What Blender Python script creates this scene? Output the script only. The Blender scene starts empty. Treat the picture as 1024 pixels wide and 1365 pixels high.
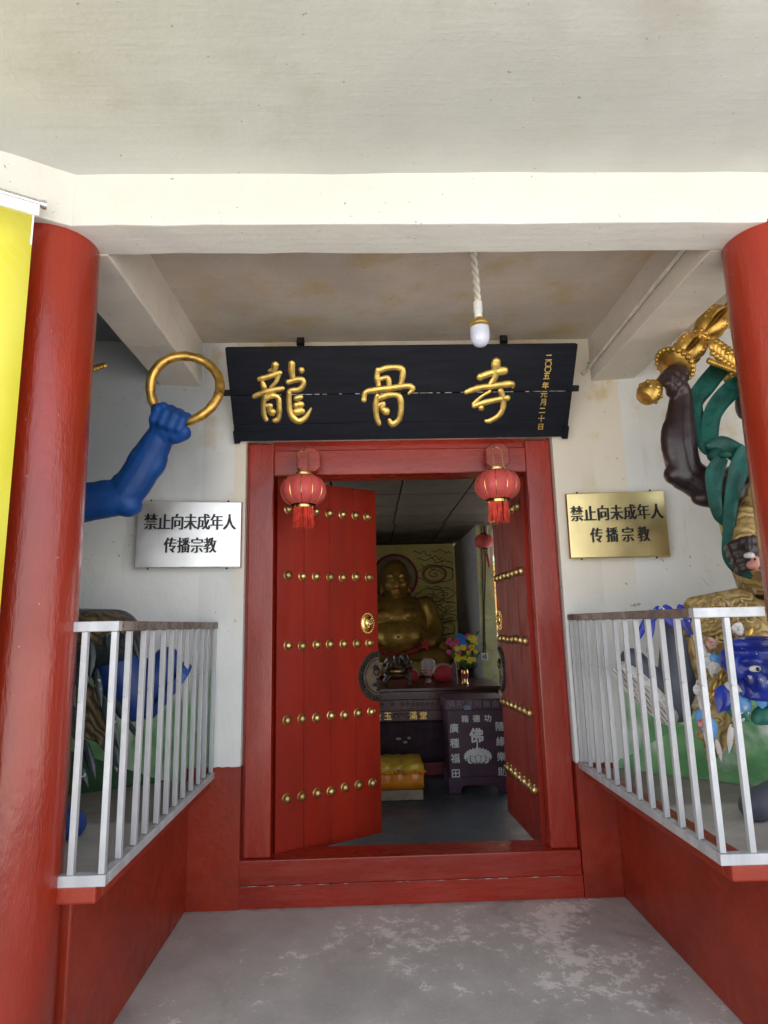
import bpy, math, random
from mathutils import Vector, Matrix
random.seed(7)
R = math.radians
V = Vector
scene = bpy.context.scene
col = scene.collection

# ------------------------------------------------------------------ camera, world, sun, exposure
cam_d = bpy.data.cameras.new('camera')
cam = bpy.data.objects.new('camera', cam_d)
col.objects.link(cam)
cam_d.sensor_fit = 'VERTICAL'
cam_d.sensor_height = 36.0
cam_d.lens = 36.0 * 824.04 / 1365.0
cam_d.clip_start = 0.05
cam_d.clip_end = 2000
PITCH, YAW, ROLL = 0.1789, 0.0264, 0.0228
cam.matrix_world = (Matrix.Translation((-0.0133, -3.8031, 1.55)) @ Matrix.Rotation(-YAW, 4, 'Z')
                    @ Matrix.Rotation(math.pi / 2 + PITCH, 4, 'X') @ Matrix.Rotation(-ROLL, 4, 'Z'))
scene.camera = cam

SUN_EL, SUN_AZ = 58.0, -15.0          # the sun stands behind the building, a little to the left
world = bpy.data.worlds.new('World')
scene.world = world
world.use_nodes = True
wn = world.node_tree
bg = wn.nodes['Background']
sky = wn.nodes.new('ShaderNodeTexSky')
sky.sky_type = 'NISHITA'
sky.sun_disc = False
sky.sun_elevation = R(SUN_EL)
sky.sun_rotation = R(SUN_AZ)
sky.air_density = 1.0
sky.dust_density = 2.0
hazy = wn.nodes.new('ShaderNodeHueSaturation')          # a pale, hazy sky
hazy.inputs['Saturation'].default_value = 0.38
wn.links.new(sky.outputs[0], hazy.inputs['Color'])
wn.links.new(hazy.outputs[0], bg.inputs[0])
bg.inputs[1].default_value = 0.15
sun_d = bpy.data.lights.new('sun', 'SUN')
sun_d.energy = 4.8
sun_d.angle = R(0.5)
sun_d.color = (1.0, 0.95, 0.88)
sun = bpy.data.objects.new('sun', sun_d)
col.objects.link(sun)
sd = V((math.sin(R(SUN_AZ)) * math.cos(R(SUN_EL)), math.cos(R(SUN_AZ)) * math.cos(R(SUN_EL)), math.sin(R(SUN_EL))))
sun.rotation_euler = (-sd).to_track_quat('-Z', 'Y').to_euler()
scene.view_settings.view_transform = 'Standard'
scene.view_settings.look = 'None'
scene.view_settings.gamma = 1.0
scene.view_settings.use_curve_mapping = False
scene.view_settings.exposure = 1.92
scene.cycles.max_bounces = 10
scene.cycles.diffuse_bounces = 7
scene.cycles.glossy_bounces = 4
scene.cycles.sample_clamp_indirect = 8.0
try:
    scene.cycles.use_denoising = True
except Exception:
    pass

# ------------------------------------------------------------------ material helpers
class NT:
    def __init__(s, name):
        s.m = bpy.data.materials.new(name)
        s.m.use_nodes = True
        s.t = s.m.node_tree
        s.b = s.t.nodes['Principled BSDF']
        s.co = s.t.nodes.new('ShaderNodeTexCoord').outputs['Object']
    def put(s, sock, v):
        if isinstance(v, bpy.types.NodeSocket): s.t.links.new(v, sock)
        elif v is not None:
            if isinstance(v, (tuple, list)) and len(v) == 3 and sock.type == 'RGBA': v = (*v, 1)
            sock.default_value = v
    def node(s, kind, **kw):
        n = s.t.nodes.new(kind)
        for k, v in kw.items(): setattr(n, k, v)
        return n
    def scale(s, v, sc):
        n = s.node('ShaderNodeMapping'); s.put(n.inputs['Vector'], v); n.inputs['Scale'].default_value = sc
        return n.outputs[0]
    def noise(s, scale, detail=4, rough=0.55, vec=None, dist=0.0):
        n = s.node('ShaderNodeTexNoise'); s.put(n.inputs['Vector'], vec or s.co)
        n.inputs['Scale'].default_value = scale; n.inputs['Detail'].default_value = detail
        n.inputs['Roughness'].default_value = rough; n.inputs['Distortion'].default_value = dist
        return n.outputs[0]
    def voro(s, scale, vec=None, feature='F1'):
        n = s.node('ShaderNodeTexVoronoi', feature=feature); s.put(n.inputs['Vector'], vec or s.co)
        n.inputs['Scale'].default_value = scale
        return n.outputs['Distance']
    def wave(s, scale, dist=0, detail=2, vec=None, kind='BANDS', d='X'):
        n = s.node('ShaderNodeTexWave', wave_type=kind)
        if kind == 'BANDS': n.bands_direction = d
        else: n.rings_direction = d
        s.put(n.inputs['Vector'], vec or s.co); n.inputs['Scale'].default_value = scale
        n.inputs['Distortion'].default_value = dist; n.inputs['Detail'].default_value = detail
        return n.outputs['Fac']
    def mr(s, v, a, b, c=0.0, d=1.0, smooth=True):
        n = s.node('ShaderNodeMapRange', interpolation_type='SMOOTHSTEP' if smooth else 'LINEAR')
        s.put(n.inputs[0], v)
        for i, q in enumerate((a, b, c, d)): s.put(n.inputs[i + 1], q)
        return n.outputs[0]
    def math(s, op, a, b=None):
        n = s.node('ShaderNodeMath', operation=op); s.put(n.inputs[0], a)
        if b is not None: s.put(n.inputs[1], b)
        return n.outputs[0]
    def mul(s, a, b): return s.math('MULTIPLY', a, b)
    def mix(s, f, a, b, blend='MIX'):
        n = s.node('ShaderNodeMix', data_type='RGBA', blend_type=blend)
        s.put(n.inputs[0], f); s.put(n.inputs[6], a); s.put(n.inputs[7], b)
        return n.outputs[2]
    def xyz(s, v=None):
        n = s.node('ShaderNodeSeparateXYZ'); s.put(n.inputs[0], v or s.co)
        return n.outputs
    def bump(s, h, strength=0.3, dist=0.01, prev=None):
        n = s.node('ShaderNodeBump'); s.put(n.inputs['Height'], h)
        n.inputs['Strength'].default_value = strength; n.inputs['Distance'].default_value = dist
        if prev is not None: s.put(n.inputs['Normal'], prev)
        return n.outputs[0]
    def out(s, base, rough=0.6, metal=0.0, normal=None, coat=None, spec=None, **kw):
        i = s.b.inputs
        s.put(i['Base Color'], base); s.put(i['Roughness'], rough); s.put(i['Metallic'], metal)
        if normal is not None: s.put(i['Normal'], normal)
        if coat is not None: i['Coat Weight'].default_value = coat; i['Coat Roughness'].default_value = 0.12
        if spec is not None: i['Specular IOR Level'].default_value = spec
        for k, v in kw.items(): s.put(i[k], v)
        return s.m

def simple(name, c, rough=0.6, metal=0.0, var=0.25, vs=6.0, bump=0.15, bs=60.0, dist=0.004, c2=None, t=(0.45, 0.6), coat=None, spec=None):
    n = NT(name)
    f = n.noise(vs, 5)
    base = n.mix(n.mr(f, 0.3, 0.7), tuple(x * (1 - var) for x in c), tuple(min(1, x * (1 + var)) for x in c))
    if c2: base = n.mix(n.mr(n.noise(vs * 2.3, 6, 0.65), *t), base, c2)
    r = n.mr(n.noise(vs * 3, 4), 0.3, 0.7, rough * 0.85, min(1, rough * 1.15))
    nm = n.bump(n.noise(bs, 4), bump, dist) if bump else None
    return n.out(base, r, metal, nm, coat, spec)

M = {}
def mk_plaster():
    n = NT('wall_plaster')
    X, Y, Z = n.xyz()
    base = n.mix(n.mr(n.noise(1.3, 6, 0.6), 0.35, 0.7), (0.70, 0.705, 0.69), (0.80, 0.795, 0.765))
    wob = n.math('ADD', X, n.mul(n.math('SUBTRACT', n.noise(6), 0.5), 0.02))
    strip = n.math('MULTIPLY', n.mr(wob, -1.052, -1.046), n.mr(wob, 1.424, 1.432, 1, 0))
    strip = n.mul(strip, n.mr(Z, 1.3, 2.1))
    base = n.mix(n.mul(strip, 0.85), base, (0.74, 0.665, 0.545))
    yel = n.mul(n.mr(n.noise(3.1, 5, 0.6), 0.52, 0.66), n.mr(Z, 2.0, 3.0))
    base = n.mix(n.mul(yel, 0.75), base, (0.62, 0.46, 0.22))
    blu = n.mul(n.mr(n.noise(4.0, 3, 0.5, vec=n.scale(n.co, (1, 1, 0.6))), 0.56, 0.72), n.mr(Z, 2.6, 1.2))
    base = n.mix(n.mul(blu, 0.35), base, (0.50, 0.60, 0.58))
    drip = n.mul(n.mr(n.noise(9, 5, 0.6, vec=n.scale(n.co, (1, 1, 0.12))), 0.60, 0.75), 0.35)
    base = n.mix(drip, base, (0.45, 0.42, 0.36))
    niche_shade = n.mul(n.mr(X, -1.06, -1.32), n.mr(n.math('ADD', Z, n.mul(n.noise(1.7, 4), 0.8)), 2.25, 3.1))  # shade of the upper left niche put into the plaster colour
    base = n.mix(n.mul(niche_shade, 0.75), base, n.mix(n.noise(3, 4), (0.22, 0.26, 0.31), (0.36, 0.40, 0.43)))
    spots = n.mr(n.noise(26, 3, 0.6), 0.69, 0.72)
    base = n.mix(n.mul(spots, 0.75), base, (0.30, 0.27, 0.23))
    spl = n.mr(n.noise(11, 1, 0.4, vec=n.scale(n.co, (1.2, 1, 0.7))), 0.775, 0.785)
    base = n.mix(spl, base, (0.05, 0.25, 0.27))
    crack = n.mr(n.voro(3.2, vec=n.scale(n.co, (1, 1, 1)), feature='DISTANCE_TO_EDGE'), 0.004, 0.0)
    crack = n.mul(crack, n.mr(n.noise(2.2, 3), 0.55, 0.62))
    base = n.mix(n.mul(crack, 0.6), base, (0.25, 0.22, 0.19))
    side = n.math('MAXIMUM', n.mr(X, -1.10, -1.20), n.mr(X, 1.235, 1.33))
    gz = n.math('ADD', Z, n.mul(n.math('SUBTRACT', n.noise(2.6, 3), 0.5), 0.9))
    g = n.mul(n.mul(side, n.mr(gz, 1.42, 1.05)), n.mr(n.noise(3.4, 3, vec=n.scale(n.co, (1.4, 1, 0.7))), 0.22, 0.5))
    green = n.mix(n.mr(n.noise(5, 3), 0.35, 0.65), (0.10, 0.29, 0.11), (0.20, 0.42, 0.19))
    base = n.mix(g, base, green)
    h = n.math('ADD', n.noise(38, 6, 0.65), n.mul(n.noise(5, 3), 1.6))
    return n.out(base, n.mr(n.noise(12), 0.3, 0.7, 0.42, 0.7), 0, n.bump(h, 0.22, 0.008))
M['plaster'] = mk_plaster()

def mk_white_concrete(name, c1, c2, stain, t=(0.6, 0.75), sc=1.2, bump=0.25, crack=0.5, samt=0.7):
    n = NT(name)
    base = n.mix(n.mr(n.noise(sc, 6, 0.6), 0.32, 0.68), c1, c2)
    base = n.mix(n.mul(n.mr(n.noise(sc * 2.6, 6, 0.6), *t), samt), base, stain)
    wv = n.mix(0.06, n.co, n.node('ShaderNodeTexNoise').outputs['Color'])
    ck = n.mul(n.mr(n.voro(1.1, vec=wv, feature='DISTANCE_TO_EDGE'), 0.0016, 0.0), n.mr(n.noise(0.9, 4), 0.55, 0.62))
    base = n.mix(n.mul(ck, crack), base, (0.22, 0.20, 0.17))
    st = n.mr(n.noise(5, 5, 0.65, vec=n.scale(n.co, (0.25, 2.2, 1.0))), 0.55, 0.75)
    base = n.mix(n.mul(st, 0.22), base, tuple(x * 0.72 for x in c1))
    base = n.mix(n.mul(n.mr(n.noise(31, 3, 0.6), 0.70, 0.73), 0.8), base, (0.25, 0.21, 0.17))
    h = n.math('ADD', n.noise(45, 6, 0.7), n.mul(n.noise(4, 4), 2.0))
    h = n.math('ADD', h, n.mul(n.noise(7, 5, 0.6, vec=n.scale(n.co, (0.2, 2.5, 1.0))), 1.5))
    return n.out(base, 0.75, 0, n.bump(h, bump, 0.01))
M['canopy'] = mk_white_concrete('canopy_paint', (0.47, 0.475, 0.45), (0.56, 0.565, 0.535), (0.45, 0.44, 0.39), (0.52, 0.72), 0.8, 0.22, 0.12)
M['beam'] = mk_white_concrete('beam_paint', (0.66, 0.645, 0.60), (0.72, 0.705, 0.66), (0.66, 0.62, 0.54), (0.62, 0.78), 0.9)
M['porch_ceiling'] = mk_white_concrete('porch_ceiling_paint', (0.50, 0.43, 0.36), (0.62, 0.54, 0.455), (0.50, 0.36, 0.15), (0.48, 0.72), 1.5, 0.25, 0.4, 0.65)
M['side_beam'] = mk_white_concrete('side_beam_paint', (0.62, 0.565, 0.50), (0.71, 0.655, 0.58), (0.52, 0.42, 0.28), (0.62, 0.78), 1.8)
M['side_wall'] = mk_white_concrete('side_wall_paint', (0.16, 0.18, 0.21), (0.22, 0.24, 0.26), (0.15, 0.15, 0.15))  # dark tone stands for shade on the left niche's end wall and ceiling
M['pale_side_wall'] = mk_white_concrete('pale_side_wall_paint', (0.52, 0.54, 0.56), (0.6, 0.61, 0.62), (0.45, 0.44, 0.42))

def mk_red(name, c, rough, brush, sc=(1, 1, 1), coat=None, fade=(0.45, 0.08, 0.05), fadeamt=0.35, chips=True, bmp=0.3, drip=False, spec=None):
    n = NT(name)
    v = n.scale(n.co, sc)
    base = n.mix(n.mr(n.noise(2.2, 5, 0.6, vec=v), 0.3, 0.7), tuple(x * 0.78 for x in c), tuple(x * 1.18 for x in c))
    base = n.mix(n.mul(n.mr(n.noise(7, 6, 0.7, vec=v), 0.5, 0.75), fadeamt), base, fade)
    if chips:
        ch = n.mr(n.noise(19, 7, 0.7, vec=v), 0.715, 0.735)
        base = n.mix(n.mul(ch, 0.8), base, (0.55, 0.38, 0.33))
    if drip:
        X, Y, Z = n.xyz()
        lowz = n.mul(n.mr(n.math('ADD', Z, n.mul(n.noise(5, 5, 0.7), 0.9)), 0.95, 0.35), n.mr(n.noise(12, 6, 0.7), 0.42, 0.6))
        base = n.mix(n.mul(lowz, 0.6), base, (0.10, 0.035, 0.028))
        base = n.mix(n.mul(n.mr(n.noise(3.0, 6, 0.7, vec=n.scale(n.co, (1, 1, 0.25))), 0.58, 0.7), 0.35), base, (0.22, 0.020, 0.012))
        base = n.mix(n.mul(n.mr(n.noise(40, 3, 0.6), 0.74, 0.76), 0.7), base, (0.50, 0.30, 0.26))
    h = n.math('ADD', n.noise(brush, 5, 0.6, vec=v), n.mul(n.noise(6, 4), 1.0))
    if drip: h = n.math('ADD', h, n.mul(n.noise(9, 6, 0.65, vec=n.scale(n.co, (1, 1, 0.12))), 2.2))
    r = n.mr(n.noise(14, 5, 0.6, vec=v), 0.3, 0.7, rough * 0.75, rough * 1.3)
    return n.out(base, r, 0, n.bump(h, bmp, 0.006), coat, spec)
M['column'] = mk_red('column_paint', (0.28, 0.021, 0.007), 0.20, 60, (1, 1, 0.35), 0.3, (0.30, 0.030, 0.012), 0.3, True, 0.5, True)
M['dado'] = mk_red('dado_paint', (0.27, 0.023, 0.007), 0.40, 30, (1, 1, 1), None, (0.30, 0.04, 0.022), 0.4)
M['frame_v'] = mk_red('frame_paint_upright', (0.30, 0.021, 0.008), 0.28, 55, (2, 2, 0.3), 0.2, (0.36, 0.06, 0.04), 0.55, True, 0.2)
M['frame_h'] = mk_red('frame_paint_level', (0.30, 0.021, 0.008), 0.28, 55, (0.3, 2, 2), 0.2, (0.36, 0.06, 0.04), 0.55, True, 0.2)
M['leaf'] = mk_red('door_paint', (0.25, 0.0125, 0.003), 0.52, 50, (1.5, 1.5, 0.3), None, (0.25, 0.017, 0.005), 0.3, False, 0.12, False, 0.25)

def mk_floor():
    n = NT('worn_concrete')
    base = n.mix(n.mr(n.noise(1.6, 7, 0.65), 0.3, 0.7), (0.40, 0.385, 0.35), (0.58, 0.56, 0.51))
    base = n.mix(n.mul(n.mr(n.noise(3.0, 6, 0.6), 0.52, 0.68), 0.55), base, (0.52, 0.515, 0.49))
    base = n.mix(n.mul(n.mr(n.noise(60, 5, 0.7), 0.52, 0.66), 0.5), base, (0.55, 0.54, 0.52))
    mask = n.math('ADD', n.mul(n.noise(1.5, 3, 0.55), 0.50), n.mul(n.noise(13, 12, 0.82, dist=0.15), 0.68))
    X0, Y0, Z0 = n.xyz()
    mask = n.math('ADD', mask, n.math('SUBTRACT', n.mul(n.mr(X0, -0.4, 0.9), 0.016), n.mul(n.mr(Y0, -0.45, -0.1), 0.035)))
    flake = n.mr(n.noise(34, 9, 0.75), 0.60, 0.63)
    patch = n.math('MAXIMUM', n.mr(mask, 0.648, 0.658), n.mul(flake, n.mr(n.noise(2.0, 3), 0.45, 0.6)))
    base = n.mix(n.mul(patch, 0.95), base, n.mix(n.noise(22, 5, 0.7), (0.72, 0.70, 0.64), (0.90, 0.87, 0.80)))
    dark = n.mul(n.mr(n.noise(2.2, 5, 0.6, dist=1.0), 0.56, 0.72), 0.5)
    base = n.mix(dark, base, (0.27, 0.25, 0.225))
    X, Y, Z = n.xyz()
    grime = n.mr(n.math('ADD', Y, n.mul(n.noise(7, 6, 0.7), 0.16)), 0.03, 0.10)
    base = n.mix(n.mul(grime, 0.6), base, (0.12, 0.09, 0.075))
    grit = n.mr(n.noise(140, 2, 0.5), 0.68, 0.72)
    base = n.mix(n.mul(grit, 0.7), base, (0.13, 0.115, 0.10))
    h = n.math('ADD', n.mul(n.noise(90, 4, 0.7), 0.5), n.mul(patch, 0.6))
    return n.out(base, n.mr(n.noise(8, 5), 0.3, 0.7, 0.55, 0.85), 0, n.bump(h, 0.35, 0.004))
M['floor'] = mk_floor()
def mk_room_floor():
    n = NT('polished_dark_floor')
    base = n.mix(n.mr(n.noise(2.5, 7, 0.7), 0.3, 0.7), (0.055, 0.062, 0.072), (0.11, 0.12, 0.135))
    base = n.mix(n.mul(n.mr(n.noise(14, 6, 0.7), 0.55, 0.7), 0.5), base, (0.17, 0.185, 0.20))
    return n.out(base, n.mr(n.noise(6, 5), 0.3, 0.7, 0.32, 0.6), 0, n.bump(n.noise(50, 4), 0.15, 0.003))
M['room_floor'] = mk_room_floor()
def mk_ground():
    n = NT('plaza_paving')
    base = n.mix(n.mr(n.noise(0.4, 6, 0.6), 0.3, 0.7), (0.38, 0.37, 0.35), (0.50, 0.49, 0.46))
    base = n.mix(n.mul(n.mr(n.noise(30, 5, 0.7), 0.45, 0.7), 0.4), base, (0.33, 0.32, 0.30))
    return n.out(base, 0.85, 0, n.bump(n.noise(60, 4), 0.3, 0.004))
M['ground'] = mk_ground()

def mk_gold(name, c=(0.62, 0.38, 0.09), rough=0.33, dirt=0.5, bs=30, bump=0.2, metal=0.85, dist=0.006, dark=(0.10, 0.055, 0.015)):
    n = NT(name)
    base = n.mix(n.mr(n.noise(9, 5, 0.6), 0.3, 0.7), tuple(x * 0.75 for x in c), tuple(min(1, x * 1.2) for x in c))
    base = n.mix(n.mul(n.mr(n.noise(24, 5, 0.65), 0.5, 0.7), dirt), base, dark)
    return n.out(base, n.mr(n.noise(18, 4), 0.3, 0.7, rough * 0.8, rough * 1.4), metal, n.bump(n.noise(bs, 5, 0.6), bump, dist))
M['gold'] = mk_gold('gilt_paint')
M['glyph_gold'] = mk_gold('gilt_lettering', (0.88, 0.60, 0.17), 0.36, 0.18, 45, 0.35)
M['buddha_gold'] = mk_gold('statue_gilding', (0.38, 0.228, 0.045), 0.34, 0.0, 4, 0.0, 0.55)
def mk_stud():
    n = NT('stud_brass'); rnd = n.node('ShaderNodeObjectInfo').outputs['Random']
    base = n.mix(rnd, (0.42, 0.27, 0.09), (0.72, 0.52, 0.22))
    base = n.mix(n.mul(n.mr(n.noise(60, 5, 0.65), 0.48, 0.66), 0.6), base, (0.10, 0.06, 0.03))
    return n.out(base, n.mr(rnd, 0.0, 1.0, 0.46, 0.30), 0.92, n.bump(n.noise(120, 3), 0.15, 0.002))
M['stud'] = mk_stud()
M['brass'] = mk_gold('bright_brass', (0.78, 0.56, 0.20), 0.2, 0.1, 40, 0.04, 1.0)
M['robe_gold'] = None
def mk_robe(name, a, b, flake):
    n = NT(name)
    w = n.wave(7, 16.0, 2.5, kind='RINGS', d='SPHERICAL')
    base = n.mix(n.mr(w, 0.35, 0.7), a, b)
    base = n.mix(n.mr(n.noise(11, 7, 0.7), 0.60, 0.64), base, flake)
    base = n.mix(n.mul(n.mr(n.noise(7, 6, 0.7), 0.60, 0.66), 0.6), base, (0.42, 0.10, 0.06))
    h = n.math('ADD', n.mul(w, 1.2), n.noise(50, 4))
    return n.out(base, 0.5, 0.15, n.bump(h, 0.6, 0.010))
M['robe_gold'] = mk_robe('robe_gilding', (0.32, 0.215, 0.075), (0.47, 0.335, 0.13), (0.60, 0.53, 0.44))
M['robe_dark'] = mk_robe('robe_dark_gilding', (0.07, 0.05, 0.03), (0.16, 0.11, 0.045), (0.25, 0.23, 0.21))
M['hill_dark'] = simple('dark_green_paint', (0.025, 0.075, 0.03), 0.6, 0, 0.4, 3, 0.25, 30, 0.008, (0.03, 0.085, 0.035), (0.5, 0.65))  # darker copy of the hill green, niche shade put into the colour
M['blue_skin'] = simple('blue_skin_paint', (0.006, 0.052, 0.215), 0.5, 0, 0.28, 5, 0.3, 14, 0.010, (0.02, 0.10, 0.30), (0.55, 0.75), None, 0.3)
M['dark_skin'] = simple('maroon_skin_paint', (0.024, 0.012, 0.014), 0.34, 0, 0.4, 6, 0.4, 14, 0.014)
M['boot_grey'] = simple('boot_grey_paint', (0.085, 0.095, 0.125), 0.55, 0, 0.2, 5, 0.2, 30, 0.006)
M['boot_blue'] = simple('boot_blue_paint', (0.010, 0.045, 0.20), 0.45, 0, 0.2, 5, 0.15, 30, 0.006)
M['blue_cloth'] = simple('blue_glaze_flaking', (0.012, 0.030, 0.30), 0.32, 0, 0.4, 8, 0.4, 30, 0.01, (0.66, 0.64, 0.62), (0.60, 0.63), 0.2)
M['sky_cloth'] = simple('pale_blue_flaking', (0.10, 0.30, 0.62), 0.4, 0, 0.25, 8, 0.4, 30, 0.01, (0.66, 0.64, 0.62), (0.58, 0.62))
M['green_cloth'] = simple('green_glaze', (0.02, 0.15, 0.11), 0.4, 0, 0.3, 8, 0.4, 30, 0.01)
M['teal_scarf'] = simple('teal_scarf_paint', (0.006, 0.070, 0.056), 0.55, 0, 0.45, 7, 0.55, 14, 0.02, None, (0.45, 0.6), None, 0.3)
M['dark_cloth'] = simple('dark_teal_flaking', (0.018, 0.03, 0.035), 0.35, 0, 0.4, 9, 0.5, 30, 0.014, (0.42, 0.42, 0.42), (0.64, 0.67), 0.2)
M['white_flake'] = simple('white_flaking_paint', (0.66, 0.63, 0.60), 0.6, 0, 0.15, 10, 0.4, 40, 0.008, (0.5, 0.2, 0.17), (0.6, 0.66))
M['pink_flake'] = simple('pink_flaking_paint', (0.58, 0.33, 0.27), 0.55, 0, 0.2, 12, 0.4, 40, 0.008, (0.34, 0.07, 0.06), (0.52, 0.6))
M['eye_white'] = simple('eye_white', (0.75, 0.74, 0.70), 0.25, 0, 0.05, 10, 0)
M['black'] = simple('black_paint', (0.012, 0.012, 0.013), 0.4, 0, 0.2, 10, 0.1)
M['flesh'] = simple('pink_flesh_paint', (0.55, 0.25, 0.20), 0.5, 0, 0.2, 12, 0.2)
def mk_sole():
    n = NT('stitched_white_sole')
    X, Y, Z = n.xyz()
    rows = n.wave(42, 1.2, 2, d='DIAGONAL')
    base = n.mix(n.mr(n.noise(8, 5), 0.3, 0.7), (0.62, 0.61, 0.58), (0.78, 0.77, 0.74))
    base = n.mix(n.mul(n.mr(rows, 0.75, 0.92), n.mr(n.noise(40, 3), 0.42, 0.5)), base, (0.10, 0.10, 0.11))
    return n.out(base, 0.7, 0, n.bump(rows, 0.3, 0.004))
M['sole'] = mk_sole()

def mk_lacquer():
    n = NT('black_lacquer')
    v = n.scale(n.co, (0.4, 4, 4))
    base = n.mix(n.mr(n.noise(6, 6, 0.6, vec=v), 0.3, 0.7), (0.0035, 0.0045, 0.009), (0.008, 0.010, 0.018))
    sc = n.mr(n.noise(16, 6, 0.7, vec=n.scale(n.co, (0.5, 6, 6))), 0.705, 0.73)
    base = n.mix(n.mul(sc, 0.5), base, (0.30, 0.28, 0.26))
    return n.out(base, n.mr(n.noise(9, 4, vec=v), 0.3, 0.7, 0.48, 0.66), 0, n.bump(n.noise(40, 4, vec=v), 0.12, 0.003), None, 0.22)
M['lacquer'] = mk_lacquer()
M['crack'] = simple('bare_wood_crack', (0.42, 0.40, 0.38), 0.8, 0, 0.5, 30, 0.3)
M['iron'] = simple('black_iron', (0.02, 0.02, 0.022), 0.5, 0.6, 0.3, 20, 0.2)
def mk_galv():
    n = NT('silver_painted_steel')
    base = n.mix(n.mr(n.noise(4, 6, 0.6, vec=n.scale(n.co, (3, 3, 0.5))), 0.3, 0.7), (0.40, 0.41, 0.425), (0.55, 0.56, 0.575))
    base = n.mix(n.mul(n.mr(n.noise(28, 6, 0.7), 0.64, 0.70), 0.75), base, (0.16, 0.13, 0.11))
    return n.out(base, n.mr(n.noise(20, 4), 0.3, 0.7, 0.35, 0.6), 0.25, n.bump(n.noise(70, 4), 0.15, 0.002))
M['steel'] = mk_galv()
M['raw_steel'] = simple('weathered_steel', (0.22, 0.20, 0.18), 0.45, 0.6, 0.4, 12, 0.2, 60, 0.003, (0.10, 0.07, 0.05), (0.55, 0.7))
M['alu'] = simple('aluminium', (0.72, 0.72, 0.73), 0.28, 0.9, 0.1, 10, 0.05)
def mk_sheet(name, c, rough):
    n = NT(name)
    v = n.scale(n.co, (1, 1, 0.03))
    base = n.mix(n.noise(90, 3, vec=v), tuple(x * 0.92 for x in c), c)
    h = n.math('ADD', n.mul(n.noise(120, 3, vec=v), 0.10), n.mul(n.noise(2.0, 1), 1.5))
    return n.out(base, n.mr(n.noise(5, 3), 0.3, 0.7, rough * 0.85, rough * 1.2), 1.0, n.bump(h, 0.12, 0.02))
M['silver_sheet'] = mk_sheet('brushed_steel_sheet', (0.88, 0.87, 0.86), 0.40)
M['brass_sheet'] = mk_sheet('brushed_brass_sheet', (0.72, 0.58, 0.28), 0.32)
M['ink'] = simple('black_enamel', (0.008, 0.008, 0.009), 0.45, 0, 0.1, 10, 0)
def mk_banner():
    n = NT('yellow_banner_print')
    base = n.mix(n.mr(n.noise(2.0, 4), 0.35, 0.65), (0.70, 0.63, 0.05), (0.77, 0.71, 0.10))
    w = n.mul(n.mr(n.wave(9, 5, 2, d='DIAGONAL'), 0.6, 0.95), n.mr(n.noise(1.7, 2), 0.45, 0.62))
    base = n.mix(n.mul(w, 0.18), base, (0.80, 0.75, 0.20))
    h = n.noise(4, 3, vec=n.scale(n.co, (1, 1, 0.4)))
    return n.out(base, 0.32, 0, n.bump(h, 0.3, 0.03))
M['banner'] = mk_banner()
M['lantern_red'] = simple('lantern_silk', (0.56, 0.075, 0.07), 0.6, 0, 0.12, 8, 0.2, 120, 0.002)
M['tassel'] = simple('tassel_thread', (0.62, 0.05, 0.025), 0.65, 0, 0.3, 30, 0)
M['white_plastic'] = simple('white_plastic', (0.74, 0.74, 0.72), 0.4, 0, 0.05, 8, 0)
M['cord_white'] = simple('cream_plastic', (0.68, 0.65, 0.56), 0.5, 0, 0.08, 20, 0)
M['bulb_glass'] = simple('milky_bulb', (0.62, 0.65, 0.78), 0.2, 0, 0.04, 4, 0, coat=0.4)
M['conduit'] = simple('painted_conduit', (0.62, 0.585, 0.53), 0.5, 0, 0.15, 8, 0.15)
M['mural'] = simple('yellow_mural_wall', (0.86, 0.74, 0.24), 0.65, 0, 0.08, 2.2, 0.15, 40, 0.004, (0.80, 0.67, 0.20), (0.5, 0.7))
M['mural_ink'] = simple('mural_ink', (0.02, 0.02, 0.018), 0.7, 0, 0.1, 10, 0)
M['mural_red'] = simple('mural_red', (0.40, 0.02, 0.03), 0.6, 0, 0.1, 10, 0)
M['mural_pale'] = simple('mural_pale', (0.42, 0.36, 0.2), 0.6, 0, 0.1, 10, 0)
M['mural_orange'] = simple('mural_orange', (0.40, 0.17, 0.04), 0.6, 0, 0.25, 10, 0)
M['pillar_yellow'] = simple('stained_yellow_paint', (0.56, 0.54, 0.28), 0.6, 0, 0.2, 3, 0.2, 40, 0.005, (0.36, 0.33, 0.13), (0.52, 0.68))
M['grey_paint'] = simple('grey_wall_paint', (0.44, 0.45, 0.47), 0.65, 0, 0.12, 3, 0.15)
M['panel'] = simple('ceiling_board', (0.105, 0.082, 0.058), 0.6, 0, 0.2, 2.5, 0.1)
M['dark_void'] = simple('ceiling_grid_dark', (0.02, 0.018, 0.016), 0.7, 0, 0.1, 5, 0)
M['rosewood'] = simple('rosewood', (0.065, 0.014, 0.016), 0.36, 0, 0.35, 6, 0.2, 40, 0.004, coat=0.15)
M['rosewood_carve'] = simple('rosewood_carving', (0.10, 0.022, 0.024), 0.4, 0, 0.3, 14, 0.3, 40, 0.005)
M['maroon_cloth'] = simple('maroon_cloth', (0.035, 0.012, 0.022), 0.75, 0, 0.25, 5, 0.2, 60, 0.004)
M['red_base'] = simple('red_plinth_paint', (0.16, 0.014, 0.016), 0.5, 0, 0.25, 6, 0.15)
M['plum'] = simple('plum_painted_wood', (0.075, 0.030, 0.058), 0.45, 0, 0.15, 5, 0.1)
M['white_paint'] = simple('white_lettering', (0.72, 0.72, 0.70), 0.6, 0, 0.06, 10, 0)
M['faint_paint'] = simple('faded_lettering', (0.22, 0.17, 0.19), 0.6, 0, 0.06, 10, 0)
M['silk_orange'] = simple('orange_satin', (0.72, 0.24, 0.012), 0.35, 0, 0.18, 6, 0.2, 40, 0.003)
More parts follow.
